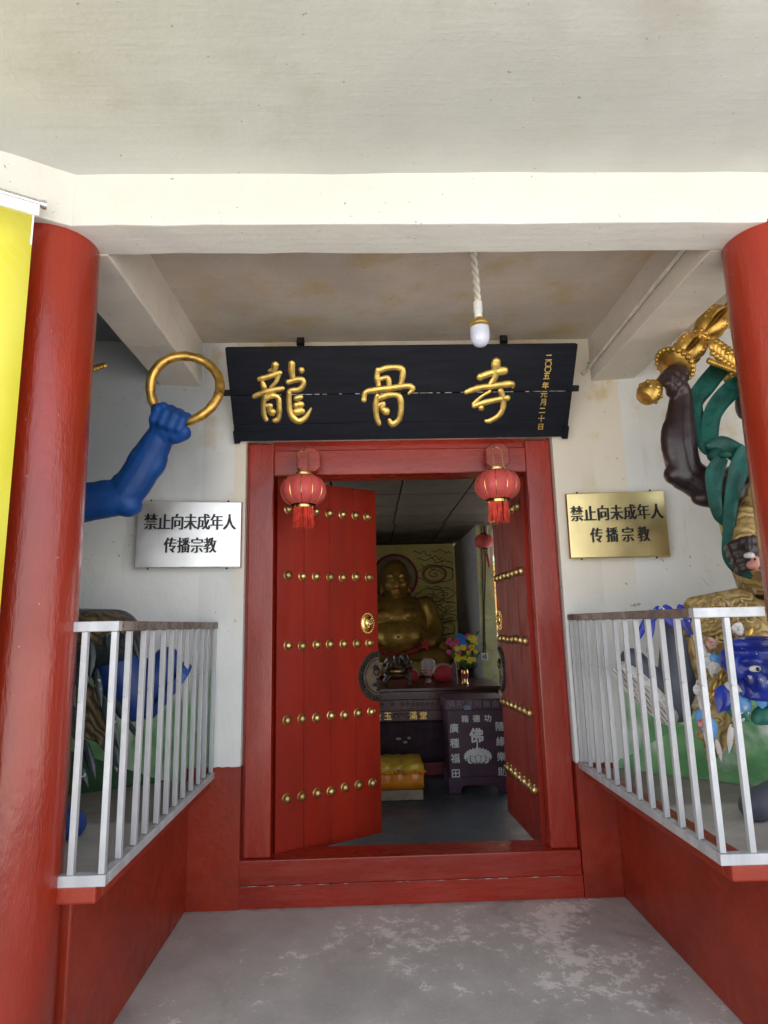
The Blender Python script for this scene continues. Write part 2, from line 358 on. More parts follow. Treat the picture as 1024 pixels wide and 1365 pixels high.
M['silk_yellow'] = simple('yellow_satin', (0.62, 0.40, 0.03), 0.35, 0, 0.2, 6, 0.2, 40, 0.003)
M['bare_wood'] = simple('bare_plywood', (0.32, 0.26, 0.19), 0.7, 0, 0.2, 8, 0.2)
M['carved_wood'] = simple('dark_carved_wood', (0.055, 0.026, 0.014), 0.35, 0, 0.4, 14, 0.5, 30, 0.014)
M['old_bronze'] = simple('dark_bronze', (0.16, 0.12, 0.08), 0.42, 0.5, 0.3, 14, 0.2)
M['bronze_black'] = simple('blackened_relief', (0.014, 0.013, 0.013), 0.45, 0.4, 0.3, 14, 0.2)
M['terracotta'] = simple('terracotta', (0.42, 0.16, 0.08), 0.75, 0, 0.2, 10, 0.2)
M['leaf_green'] = simple('leaf_green', (0.05, 0.11, 0.03), 0.5, 0, 0.5, 9, 0)
M['leaf_dry'] = simple('leaf_bronze', (0.17, 0.11, 0.05), 0.5, 0, 0.5, 9, 0)
M['petal_yellow'] = simple('yellow_petals', (0.75, 0.62, 0.03), 0.55, 0, 0.15, 12, 0)
M['petal_blue'] = simple('blue_petals', (0.05, 0.20, 0.62), 0.55, 0, 0.15, 12, 0)
M['petal_pink'] = simple('pink_petals', (0.62, 0.06, 0.20), 0.55, 0, 0.15, 12, 0)
M['trunk'] = simple('bark', (0.10, 0.075, 0.055), 0.85, 0, 0.3, 12, 0.5)
M['pale_render'] = simple('courtyard_wall_paint', (0.62, 0.60, 0.55), 0.8, 0, 0.12, 2, 0.2)
M['orange_wall'] = simple('orange_render', (0.55, 0.26, 0.06), 0.8, 0, 0.12, 2, 0.2)
M['slate_blue'] = simple('blue_grey_paint', (0.20, 0.24, 0.36), 0.6, 0, 0.12, 4, 0.1)
def mk_plastic_wrap():
    n = NT('clear_plastic_wrap')
    m = n.out((0.9, 0.9, 0.95), 0.12, 0, n.bump(n.wave(14, 6, 3, d='Z'), 0.6, 0.02))
    i = n.b.inputs
    i['Transmission Weight'].default_value = 0.0
    i['Alpha'].default_value = 0.3
    i['Specular IOR Level'].default_value = 0.9
    return m
M['wrap'] = mk_plastic_wrap()

# ------------------------------------------------------------------ mesh helpers
def wloc(o):
    p = V((0, 0, 0))
    while o is not None:
        p += o.location; o = o.parent
    return p

class MB:
    def __init__(s): s.v = []; s.f = []
    def add(s, vs, fs):
        k = len(s.v); s.v += [tuple(q) for q in vs]; s.f += [tuple(i + k for i in f) for f in fs]; return s
    def box(s, x0, x1, y0, y1, z0, z1):
        return s.add([(x0, y0, z0), (x1, y0, z0), (x1, y1, z0), (x0, y1, z0), (x0, y0, z1), (x1, y0, z1), (x1, y1, z1), (x0, y1, z1)],
                     [(0, 3, 2, 1), (4, 5, 6, 7), (0, 1, 5, 4), (1, 2, 6, 5), (2, 3, 7, 6), (3, 0, 4, 7)])
    def prism(s, pts, vec):
        n = len(pts); vec = V(vec); a = [V(p) for p in pts]
        nr = sum(((a[i] - a[0]).cross(a[(i + 1) % n] - a[0]) for i in range(n)), V((0, 0, 0)))
        if nr.dot(vec) > 0: a = a[::-1]
        b = [p + vec for p in a]
        return s.add(a + b, [tuple(range(n)), tuple(range(2 * n - 1, n - 1, -1))] + [(i, i + n, (i + 1) % n + n, (i + 1) % n) for i in range(n)])
    def tube(s, pts, r, n=8, flat=1.0, up=None, closed=False, cap=True):
        P_ = [V(p) for p in pts]; m = len(P_)
        rr = r if isinstance(r, (list, tuple)) else [r] * m
        prev = None; rings = []
        for i in range(m):
            if closed: d = P_[(i + 1) % m] - P_[i - 1]
            else: d = P_[min(i + 1, m - 1)] - P_[max(i - 1, 0)]
            d = d.normalized() if d.length > 1e-9 else V((0, 0, 1))
            if up is not None: a = V(up)
            elif prev is None: a = V((0, 0, 1)) if abs(d.z) < 0.9 else V((1, 0, 0))
            else: a = prev
            a = a - d * a.dot(d)
            if a.length < 1e-6: a = V((1, 0, 0)) - d * d.x
            a.normalize(); prev = a; b = d.cross(a)
            rings.append([P_[i] + (a * math.cos(2 * math.pi * k / n) * flat + b * math.sin(2 * math.pi * k / n)) * rr[i] for k in range(n)])
        fs = []
        for i in range(m if closed else m - 1):
            j = (i + 1) % m
            for k in range(n):
                q = (k + 1) % n
                fs.append((i * n + k, i * n + q, j * n + q, j * n + k))
        if not closed and cap:
            fs.append(tuple(range(n - 1, -1, -1))); fs.append(tuple((m - 1) * n + k for k in range(n)))
        return s.add([p for g in rings for p in g], fs)
    def lathe(s, prof, c=(0, 0, 0), n=20, rot=None):
        c = V(c); rings = []
        for (r, z) in prof:
            for k in range(n):
                p = V((r * math.cos(2 * math.pi * k / n), r * math.sin(2 * math.pi * k / n), z))
                rings.append(c + (rot @ p if rot else p))
        m = len(prof)
        fs = [(i * n + k, i * n + (k + 1) % n, (i + 1) * n + (k + 1) % n, (i + 1) * n + k) for i in range(m - 1) for k in range(n)]
        fs.append(tuple(range(n - 1, -1, -1))); fs.append(tuple((m - 1) * n + k for k in range(n)))
        return s.add(rings, fs)
    def ell(s, c, r, nu=14, nv=9, rot=None):
        c = V(c); r = (r, r, r) if isinstance(r, (int, float)) else r
        vs = []
        for j in range(1, nv):
            t = math.pi * j / nv
            for k in range(nu):
                a = 2 * math.pi * k / nu
                p = V((r[0] * math.sin(t) * math.cos(a), r[1] * math.sin(t) * math.sin(a), r[2] * math.cos(t)))
                vs.append(c + (rot @ p if rot else p))
        top = V((0, 0, r[2])); bot = V((0, 0, -r[2]))
        vs += [c + (rot @ top if rot else top), c + (rot @ bot if rot else bot)]
        T = len(vs) - 2; B = T + 1; fs = []
        for j in range(nv - 2):
            for k in range(nu):
                q = (k + 1) % nu
                fs.append((j * nu + k, (j + 1) * nu + k, (j + 1) * nu + q, j * nu + q))
        for k in range(nu):
            q = (k + 1) % nu
            fs.append((T, k, q)); fs.append((B, (nv - 2) * nu + q, (nv - 2) * nu + k))
        return s.add(vs, fs)
    def chain(s, pts, rs, n=14):
        s.tube(pts, rs, n)
        for p, r in zip(pts, rs): s.ell(p, r, n, 8)
        return s
    def petal(s, a, b, w, t, nrm=(0, -1, 0)):
        a, b = V(a), V(b); x = (b - a); L = x.length / 2; x.normalize()
        nn = V(nrm); nn = (nn - x * nn.dot(x)).normalized(); y = nn.cross(x)
        rot = Matrix((x, y, nn)).transposed()
        k0 = len(s.v); s.ell((0, 0, 0), (L, w, t), 10, 8, Matrix(((0, 0, 1), (1, 0, 0), (0, 1, 0))) @ Matrix.Identity(3)) if False else s.ell((0, 0, 0), (w, t, L), 10, 8)
        for i in range(k0, len(s.v)):
            q = s.v[i]; u = (q[2] / L + 1) / 2
            f = (1.15 - 0.25 * u) * (1.0 if u < 0.55 else max(0.05, 1 - ((u - 0.55) / 0.45) ** 1.6 * 0.75))
            s.v[i] = tuple((a + b) / 2 + x * q[2] + y * (q[0] * f) + nn * (q[1] * f + 0.5 * t * math.sin(3.1 * u) - 0.35 * t * abs(q[0]) / w))
        return s
    def build(s, name, mat, parent=None, smooth=False, bevel=0.0, local=False, remesh=None, sm=6, angle=40):
        me = bpy.data.meshes.new(name)
        vs = s.v
        if parent is not None and not local:
            w = wloc(parent); vs = [(x - w.x, y - w.y, z - w.z) for x, y, z in vs]
        me.from_pydata(vs, [], s.f); me.update()
        o = bpy.data.objects.new(name, me); col.objects.link(o)
        if remesh:
            md = o.modifiers.new('r', 'REMESH'); md.mode = 'VOXEL'; md.voxel_size = remesh
            ms = o.modifiers.new('s', 'SMOOTH'); ms.iterations = sm; ms.factor = 0.5
            dg = bpy.context.evaluated_depsgraph_get()
            nm = bpy.data.meshes.new_from_object(o.evaluated_get(dg))
            o.modifiers.clear(); o.data = nm; me = nm; nm.name = name
            smooth = True; angle = 180
        me.materials.clear(); me.materials.append(mat)
        if smooth:
            me.polygons.foreach_set('use_smooth', [True] * len(me.polygons))
            if angle < 180: me.set_sharp_from_angle(angle=R(angle))
        if parent is not None: o.parent = parent
        if bevel:
            b = o.modifiers.new('bevel', 'BEVEL'); b.width = bevel; b.segments = 2; b.limit_method = 'ANGLE'
        return o

def tag(o, label, cat, group=None, kind=None):
    o['label'] = label; o['category'] = cat
    if group: o['group'] = group
    if kind: o['kind'] = kind
    return o
def thing(name, label, cat, loc=(0, 0, 0), rot=(0, 0, 0), group=None, kind='thing'):
    o = bpy.data.objects.new(name, None); col.objects.link(o)
    o.location = loc; o.rotation_euler = rot; o.empty_display_size = 0.1
    return tag(o, label, cat, group, kind)
def structure(o): o['kind'] = 'structure'; return o
def kids(o): return [c for c in bpy.data.objects if c.parent == o]
def copy_tree(o, parent=None):
    c = o.copy(); col.objects.link(c)
    if parent is not None: c.parent = parent
    for k in kids(o): copy_tree(k, c)
    return c

def text_mesh(body, size, depth=0.002, bold=0.0, song=0.0, sx=1.0):
    """one line of lettering as vertices centred on the origin in the x,z plane, facing -y"""
    cu = bpy.data.curves.new('lettering', 'FONT'); cu.body = body; cu.size = size; cu.offset = min(bold, 0.0) * size
    cu.resolution_u = 3
    ob = bpy.data.objects.new('lettering', cu); col.objects.link(ob)
    bpy.context.view_layer.update()
    me = ob.to_mesh()
    vs = [v.co.copy() for v in me.vertices]; fs = [tuple(p.vertices) for p in me.polygons]
    ob.to_mesh_clear(); bpy.data.objects.remove(ob); bpy.data.curves.remove(cu)
    x0 = min(v.x for v in vs); x1 = max(v.x for v in vs); y0 = min(v.y for v in vs); y1 = max(v.y for v in vs)
    mx, my = (x0 + x1) / 2, (y0 + y1) / 2
    mb = MB()
    if song: offs = [(-song * size, 0), (0, 0), (song * size, 0)]
    elif bold > 0: offs = [(0, 0), (-bold * size, 0), (bold * size, 0), (0, bold * size), (0, -bold * size)]
    else: offs = [(0, 0)]
    for i, (dx, dz) in enumerate(offs):
        y = -depth - i * 0.0003
        mb.add([((v.x - mx) * sx + dx, y, v.y - my + dz) for v in vs], fs)
    return mb
def moved(mb, p):
    o = MB(); o.f = list(mb.f); o.v = [(x + p[0], y + p[1], z + p[2]) for x, y, z in mb.v]; return o
def smoothline(pts, k=4):
    P_ = [V(p) for p in pts]; out = []
    for i in range(len(P_) - 1):
        p0, p1, p2, p3 = P_[max(i - 1, 0)], P_[i], P_[i + 1], P_[min(i + 2, len(P_) - 1)]
        for j in range(k):
            t = j / k
            out.append(0.5 * ((2 * p1) + (p2 - p0) * t + (2 * p0 - 5 * p1 + 4 * p2 - p3) * t * t + (3 * p1 - p0 - 3 * p2 + p3) * t ** 3))
    out.append(P_[-1]); return out
def lerpr(rs, k):
    out = []
    for a, b in zip(rs, rs[1:]):
        out += [a + (b - a) * j / k for j in range(k)]
    return out + [rs[-1]]

# ------------------------------------------------------------------ the setting
def sheet(name, x0, x1, y0, y1, z, m, kind='structure'):
    mb = MB(); mb.add([(x0, y0, z), (x1, y0, z), (x1, y1, z), (x0, y1, z)], [(0, 1, 2, 3)])
    o = mb.build(name, m); o['kind'] = kind; return o
sheet('ground', -400, 400, -400, 400, -0.16, M['ground'])
b = MB(); b.box(-3.4, 3.8, -4.6, 0.0, -0.30, 0.0); structure(b.build('porch_floor', M['floor']))
b = MB(); b.box(-2.6, 3.1, 0.0, 6.9, -0.30, -0.004); structure(b.build('room_floor', M['room_floor']))

# facade wall
fw = thing('facade_wall', 'white plastered temple wall with red painted foot round the double door', 'wall', (0.2, 0, 0))
b = MB(); b.box(-1.05, -0.778, 0, 0.28, 0, 3.38); b.box(1.178, 1.43, 0, 0.28, 0, 3.38); b.box(-0.778, 1.178, 0, 0.28, 2.72, 3.38)
ta = math.tan(R(8))
b.prism([(-1.05, 0, 0), (-1.05, 0.28, 0), (-3.3, 0.28, 0), (-3.3, -2.25 * ta, 0)], (0, 0, 3.38)); b.prism([(1.43, 0, 0), (1.43, 0.28, 0), (3.6, 0.28, 0), (3.6, -2.17 * ta, 0)], (0, 0, 3.38))
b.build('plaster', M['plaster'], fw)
def wavy_dado(x0, x1, zt):
    mb = MB(); n = 12; xs = [x0 + (x1 - x0) * i / n for i in range(n + 1)]
    top = [zt + random.uniform(-0.004, 0.004) for _ in xs]
    pts = [(x0, -0.007, 0.0)] + [(x1, -0.007, 0.0)] + [(x, -0.007, t) for x, t in zip(xs[::-1], top[::-1])]
    mb.prism(pts, (0, 0.2, 0)); return mb
wavy_dado(-1.09, -0.774, 0.757).build('dado', M['dado'], fw)
wavy_dado(1.174, 1.41, 0.722).build('dado', M['dado'], fw)

# canopy, beams, porch ceiling
cn = thing('canopy', 'broad pale concrete canopy slab overhanging the porch from above', 'canopy', (0.2, -2.2, 3.3))
b = MB()
nx, ny = 26, 8
xs = [-4.2 + 8.8 * i / nx for i in range(nx + 1)]; ys = [-2.75 + (2.75 - 1.45) * j / ny for j in range(ny + 1)]
g = [[(x, y, 3.30 + (0.0 if j in (0, ny) else random.uniform(-0.004, 0.004))) for x in xs] for j, y in enumerate(ys)]
vs = [p for row in g for p in row]
fs = [(j * (nx + 1) + i, (j + 1) * (nx + 1) + i, (j + 1) * (nx + 1) + i + 1, j * (nx + 1) + i + 1) for j in range(ny) for i in range(nx)]
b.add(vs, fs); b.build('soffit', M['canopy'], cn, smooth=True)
b = MB(); b.box(-4.2, 4.6, -2.80, -2.75, 3.27, 3.62); b.build('fascia', M['beam'], cn, bevel=0.01)
b = MB(); b.box(-4.2, 4.6, -2.75, 0.3, 3.52, 3.62); b.build('roof_slab', M['canopy'], cn)  # unseen slab added over canopy and porch to block light
def wavy_beam(name, p0, p1, thick, z0, z1, m, parent=None, n=24, amp=0.003):
    """a beam from p0 to p1 (plan), thick to the left of the direction, with slightly uneven arrises"""
    a, c = V((p0[0], p0[1], 0)), V((p1[0], p1[1], 0)); d = (c - a); nrm = V((-d.y, d.x, 0)).normalized() * thick
    mb = MB(); ring = []
    for i in range(n + 1):
        q = a + d * (i / n); e = lambda: random.uniform(-amp, amp)
        ring += [(q.x, q.y + e(), z0 + e()), (q.x + nrm.x, q.y + nrm.y + e(), z0 + e()), (q.x + nrm.x, q.y + nrm.y, z1), (q.x, q.y + e(), z1)]
    fs = []
    for i in range(n):
        for k in range(4):
            fs.append((i * 4 + k, i * 4 + (k + 1) % 4, (i + 1) * 4 + (k + 1) % 4, (i + 1) * 4 + k))
    fs += [(3, 2, 1, 0), (n * 4, n * 4 + 1, n * 4 + 2, n * 4 + 3)]
    mb.add(ring, fs)
    return mb.build(name, m, parent, bevel=0.005)
o = wavy_beam('front_beam', (-1.13, -1.64), (3.0, -1.64), 0.195, 3.08, 3.31, M['beam']); tag(o, 'cream front beam spanning the porch between the two red columns', 'beam', kind='thing')
ld = V((-0.86, -0.51, 0)).normalized(); ln = V((ld.y, -ld.x, 0))
o = wavy_beam('angled_beam', (-1.13 + ld.x * 2.4, -1.64 + ld.y * 2.4), (-1.132 - ld.x * 0.03, -1.641 - ld.y * 0.03), 0.19, 3.077, 3.312, M['beam']); tag(o, 'cream beam turning outward at the left column, above the yellow banner', 'beam', kind='thing')
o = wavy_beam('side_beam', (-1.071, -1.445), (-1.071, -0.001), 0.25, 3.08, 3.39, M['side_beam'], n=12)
tag(o, 'shaded ceiling beam running back from the left column to the wall', 'beam', kind='thing')
o = wavy_beam('side_beam', (1.464, -1.445), (1.464, -0.001), -0.268, 3.083, 3.39, M['side_beam'], n=12)
# thickness to the right of the direction
tag(o, 'ceiling beam running back from the right column, conduit along it', 'beam', kind='thing')
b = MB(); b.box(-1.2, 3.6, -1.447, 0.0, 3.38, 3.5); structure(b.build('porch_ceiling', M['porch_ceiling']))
b = MB(); b.box(-3.3, -1.203, -1.447, 0.0, 3.36, 3.5); structure(b.build('niche_ceiling', M['side_wall']))  # shade above the left niche put into the ceiling colour

# niche plinths, low walls
def low_wall(s, label, xi, xlip, zl, xe):
    t = thing('low_wall', label, 'wall', (xi, -0.75, 0))
    xo = -3.2 if s < 0 else 3.5
    a, c = sorted((xi, xo))
    m = MB(); m.box(a, c, -1.42, -0.009, 0, zl - 0.06); m.build('base', M['dado'], t, bevel=0.008)
    a, c = sorted((xlip, xe))
    m = MB(); m.box(a, c, -1.4405, -0.009, zl - 0.058, zl); m.build('coping', M['dado'], t, bevel=0.008)
    a, c = sorted((xlip, xo))
    m = MB(); m.box(a, c, -1.50, -1.441, zl - 0.058, zl); m.build('coping', M['dado'], t, bevel=0.008)
    a, c = sorted((xe, xo))
    m = MB(); m.box(a, c, -1.44, -0.009, zl - 0.058, zl - 0.012); m.build('niche_floor', M['floor'], t)
    return t
low_wall(-1, 'red low wall under the left railing, blue-booted statue behind it', -1.067, -0.955, 0.70, -0.985)
low_wall(1, 'red low wall under the right railing, below the lifted grey boot', 1.396, 1.225, 0.70, 1.335)
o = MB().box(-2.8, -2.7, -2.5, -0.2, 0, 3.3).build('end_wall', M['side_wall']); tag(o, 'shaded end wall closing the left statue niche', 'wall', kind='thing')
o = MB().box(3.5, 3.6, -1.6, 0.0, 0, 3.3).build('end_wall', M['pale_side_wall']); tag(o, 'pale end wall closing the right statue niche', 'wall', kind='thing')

# painted hill that curves out of the niche wall (both niches)
def hill(s, x0, x1, label, y_end, mat):
    mb = MB(); n, m_ = 14, 8; vs = []
    for i in range(n + 1):
        x = x0 + (x1 - x0) * i / n
        t = i / n
        dep = y_end * min(1.0, (t * 1.6)) ** 1.0
        hgt = 0.72 * min(1.0, t * 2.4)
        for j in range(m_ + 1):
            q = j / m_ * math.pi / 2
            vs.append((x, -0.002 + dep * (1 - math.sin(q)), 0.69 + 0.001 + hgt * (1 - math.cos(q))))
    fs = []
    for i in range(n):
        for j in range(m_):
            k = i * (m_ + 1) + j
            f = (k, k + m_ + 1, k + m_ + 2, k + 1)
            fs.append(f if s > 0 else f[::-1])
    mb.add(vs, fs)
    o = mb.build('painted_hill', mat, smooth=True, angle=180)
    tag(o, label, 'painted hill', kind='thing'); return o
hill(1, 1.40, 2.9, 'green painted plaster mound curving from the wall below the lifted grey boot', -0.85, M['plaster'])
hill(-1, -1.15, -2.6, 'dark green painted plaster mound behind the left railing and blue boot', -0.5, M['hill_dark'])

# columns
def column(x, y, label):
    t = thing('column', label, 'column', (x, y, 0))
    prof = []
    for i in range(25):
        z = 3.09 * i / 24
        prof.append((0.178 - 0.015 * z / 3.09 + random.uniform(-0.0012, 0.0012), z))
    MB().lathe(prof, (x, y, 0), 48).build('shaft', M['column'], t, smooth=True)
    return t
column(-1.258, -1.50, 'round glossy red column beside the yellow banner')
column(1.666, -1.50, 'round glossy red column in front of the dark maroon statue')

# ------------------------------------------------------------------ door frame and leaves
df = thing('timber_doorway', 'red painted timber frame and raised threshold of the temple double door', 'doorway', (0.2, 0.1, 0))
MB().box(-0.762, -0.606, 0.028, 0.20, 0.251, 2.70).build('jamb', M['frame_v'], df, bevel=0.008)
MB().box(1.008, 1.166, 0.028, 0.20, 0.251, 2.70).build('jamb', M['frame_v'], df, bevel=0.008)
MB().box(-0.605, 1.007, 0.018, 0.20, 2.487, 2.652).build('lintel', M['frame_h'], df, bevel=0.008)
MB().box(-0.605, 1.007, 0.06, 0.20, 2.653, 2.72).build('head_board', M['frame_h'], df)
MB().box(-0.786, 1.170, 0.000, 0.20, 0.1183, 0.250).build('threshold_board', M['frame_h'], df, bevel=0.006)
MB().box(-0.787, 1.171, -0.0015, 0.20, 0.0, 0.1180).build('threshold_board', M['frame_h'], df, bevel=0.0012)
for k in range(26):
    x = random.uniform(-0.76, 1.12); w = random.uniform(0.02, 0.09)
    MB().add([(x, -0.0030, 0.1165), (x + w * 0.5, -0.0030, 0.1150), (x + w, -0.0030, 0.1178), (x + w * 0.6, -0.0030, 0.1195)], [(0, 1, 2, 3)]).build('paint_chip', M['crack'], df)
MB().box(-0.778, -0.763, 0.06, 0.2, 0.25, 2.72).build('side_strip', M['frame_v'], df)
MB().box(1.167, 1.178, 0.06, 0.2, 0.25, 2.72).build('side_strip', M['frame_v'], df)
for cx_, cz_ in ((-0.378, 2.565), (0.806, 2.572)):
    m = MB(); w, h_, c_ = 0.074, 0.078, 0.034
    pts = [(cx_ - w, -0.075, cz_ - h_ + c_), (cx_ - w + c_, -0.075, cz_ - h_), (cx_ + w - c_, -0.075, cz_ - h_), (cx_ + w, -0.075, cz_ - h_ + c_),
           (cx_ + w, -0.075, cz_ + h_ - c_), (cx_ + w - c_, -0.075, cz_ + h_), (cx_ - w + c_, -0.075, cz_ + h_), (cx_ - w, -0.075, cz_ + h_ - c_)]
    m.prism(pts, (0, 0.093, 0)); m.build('octagonal_peg', M['frame_h'], df, bevel=0.006)

stud_prof = [(0.031, 0.0), (0.031, 0.006), (0.027, 0.009), (0.025, 0.018), (0.019, 0.027), (0.010, 0.032), (0.003, 0.0335)]
stud_mb = MB().lathe(stud_prof, n=16)
def door_leaf(label, loc, ang, face):
    t = thing('door_leaf', label, 'door', loc, (0, 0, ang))
    L, T = 0.752, 0.05
    n = 4
    for i in range(n):
        a = L * i / n + 0.0008; c = L * (i + 1) / n - 0.0008
        MB().box(a, c, -T / 2 + random.uniform(0, 0.0015), T / 2 - random.uniform(0, 0.0015), 0, 2.262).build('plank', M['leaf'], t, bevel=0.0018, local=True)
    rot = Matrix.Rotation(math.pi / 2 if face < 0 else -math.pi / 2, 3, 'X')
    first = None
    for z in (2.072, 1.645, 1.207, 0.762, 0.316):
        for k in range(7):
            p = (0.073 + 0.1008 * k + random.uniform(-0.003, 0.003), face * (T / 2 - 0.001), z + random.uniform(-0.004, 0.004))
            if first is None:
                m = MB(); m.f = stud_mb.f; m.v = [tuple(rot @ V(v)) for v in stud_mb.v]
                first = m.build('door_stud', M['stud'], t, smooth=True, local=True); s_ = first
            else:
                s_ = first.copy(); col.objects.link(s_)
            s_.location = p
    # lion-head boss
    zc, xc = 1.337, 0.664
    m = MB(); f0 = face * T / 2
    m.ell((xc, f0, zc), (0.050, 0.014, 0.064), 24, 12)
    m.ell((xc, f0 + face * 0.012, zc + 0.004), (0.032, 0.020, 0.040), 16, 10)
    m.ell((xc, f0 + face * 0.030, zc - 0.006), (0.011, 0.012, 0.016)); m.ell((xc, f0 + face * 0.024, zc - 0.026), (0.019, 0.010, 0.009))
    for sx in (-1, 1):
        m.ell((xc + sx * 0.014, f0 + face * 0.027, zc + 0.012), (0.009, 0.007, 0.006)); m.ell((xc + sx * 0.015, f0 + face * 0.026, zc + 0.023), (0.012, 0.006, 0.005))
        m.ell((xc + sx * 0.030, f0 + face * 0.014, zc + 0.030), (0.010, 0.007, 0.012))
    for k in range(26):
        a = 2 * math.pi * k / 26
        m.ell((xc + 0.052 * math.cos(a), f0 + face * 0.004, zc + 0.066 * math.sin(a)), 0.0062, 8, 6)
    m.build('lion_head_boss', M['brass'], t, smooth=True, local=True)
    # half-round bronze lock plate at the meeting edge
    zc = 0.985
    pts = [(L - 0.0005, f0, zc + 0.168)] + [(L - 0.168 * math.sin(a), f0, zc + 0.168 * math.cos(a)) for a in [math.pi * k / 28 for k in range(1, 28)]] + [(L - 0.0005, f0, zc - 0.168)]
    plate = MB().prism(pts, (0, face * 0.006, 0)).build('lock_plate', M['old_bronze'], t, local=True)
    m = MB(); fy = f0 + face * 0.0075
    for r_ in (0.163, 0.112):
        m.tube([(L - r_ * math.sin(a), fy, zc + r_ * math.cos(a)) for a in [math.pi * k / 24 for k in range(25)]], 0.003, 6)
    for k in range(17):
        a = math.pi * (k + 0.5) / 17; r_ = 0.1375
        cx_, cz_ = L - r_ * math.sin(a), zc + r_ * math.cos(a)
        pp = []
        for q in range(10):
            tt = q / 9 * 5.2; rr = 0.021 - 0.0035 * tt
            pp.append((cx_ + rr * math.cos(tt * 1.6 + a), fy, cz_ + rr * math.sin(tt * 1.6 + a)))
        m.tube(pp, 0.0042, 5)
    for (dx, dz, w, h_) in ((0.045, -0.055, 0.014, 0.012), (0.028, -0.055, 0.010, 0.018), (0.012, -0.055, 0.012, 0.046), (0.014, -0.02, 0.018, 0.008), (0.014, -0.09, 0.018, 0.008), (0.012, 0.05, 0.01, 0.01)):
        m.ell((L - dx, fy, zc + dz), (w, 0.004, h_))
    m.build('relief', M['bronze_black'], plate, smooth=True, local=True)
    m = MB(); m.ell((L - 0.034, f0 + face * 0.012, zc + 0.056), (0.018, 0.012, 0.018))
    m.tube([(L - 0.030 + 0.022 * math.sin(a), f0 + face * 0.018, zc + 0.034 + 0.027 * math.cos(a)) for a in [2 * math.pi * k / 18 for k in range(18)]], 0.004, 6, closed=True)
    m.build('pull_ring', M['iron'], plate, smooth=True, local=True)
    return t
door_leaf('left red door leaf standing half open, its face to the viewer', (-0.603, 0.12, 0.22), math.atan2(0.40, 0.62), -1)
door_leaf('right red door leaf swung almost fully open, seen nearly edge on', (1.006, 0.12, 0.22), math.atan2(0.735, -0.040), 1)

# ------------------------------------------------------------------ name board
PA = math.atan2(0.33, 0.475)
pq = thing('name_board', 'black lacquer name board with gilt calligraphy leaning out above the door', 'name board', (0.212, -0.03, 2.700), (PA, 0, 0))
hw, hh = 1.053, 0.578
for (z0, z1) in ((0.0, 0.108), (0.1085, 0.292), (0.2965, hh)):
    MB().box(-hw, hw, 0, 0.045, z0, z1).build('plank', M['lacquer'], pq, bevel=0.003, local=True)
for k in range(40):
    a = -hw + 0.06 + (2 * hw - 0.1) * k / 40
    if random.random() < 0.62:
        w = random.uniform(0.02, 0.05)
        MB().box(a, a + w, 0.004 - random.uniform(0, 0.002), 0.03, 0.2925, 0.296).build('joint_chip', M['crack'], pq, local=True)
for sx in (-1, 1):
    MB().box(sx * (hw - 0.012) - 0.018, sx * (hw - 0.012) + 0.018, -0.012, 0.06, -0.012, 0.07).build('corner_block', M['lacquer'], pq, bevel=0.004, local=True)
    m = MB(); m.box(sx * (hw + 0.018) - 0.026, sx * (hw + 0.018) + 0.026, 0.008, 0.03, 0.288, 0.325); m.box(sx * (hw + 0.024) - 0.003, sx * (hw + 0.024) + 0.003, 0.004, 0.01, 0.303, 0.309)
    m.build('side_clip', M['iron'], pq, bevel=0.003, local=True)
S = 1.6  # stroke weight
def glyph(strokes):
    m = MB()
    for pts, ws in strokes:
        if len(pts) == 1:
            m.ell((pts[0][0], -0.004, pts[0][1]), (ws[0], 0.011, ws[0] * 1.0), 14, 8); continue
        if len(ws) == 1: ws = ws * len(pts)
        p = smoothline([(x, -0.003, z) for x, z in pts], 4); r_ = lerpr([w * S for w in ws], 4)
        r_ = [q * random.uniform(0.93, 1.07) for q in r_]
        m.tube(p, r_, 8, flat=0.45, up=(0, 1, 0))
        for q, rr in ((p[0], r_[0]), (p[-1], r_[-1])): m.ell(q, (rr, 0.45 * rr, rr), 10, 6)
    m.build('character', M['glyph_gold'], pq, smooth=True, local=True, angle=55)
w = 0.0105
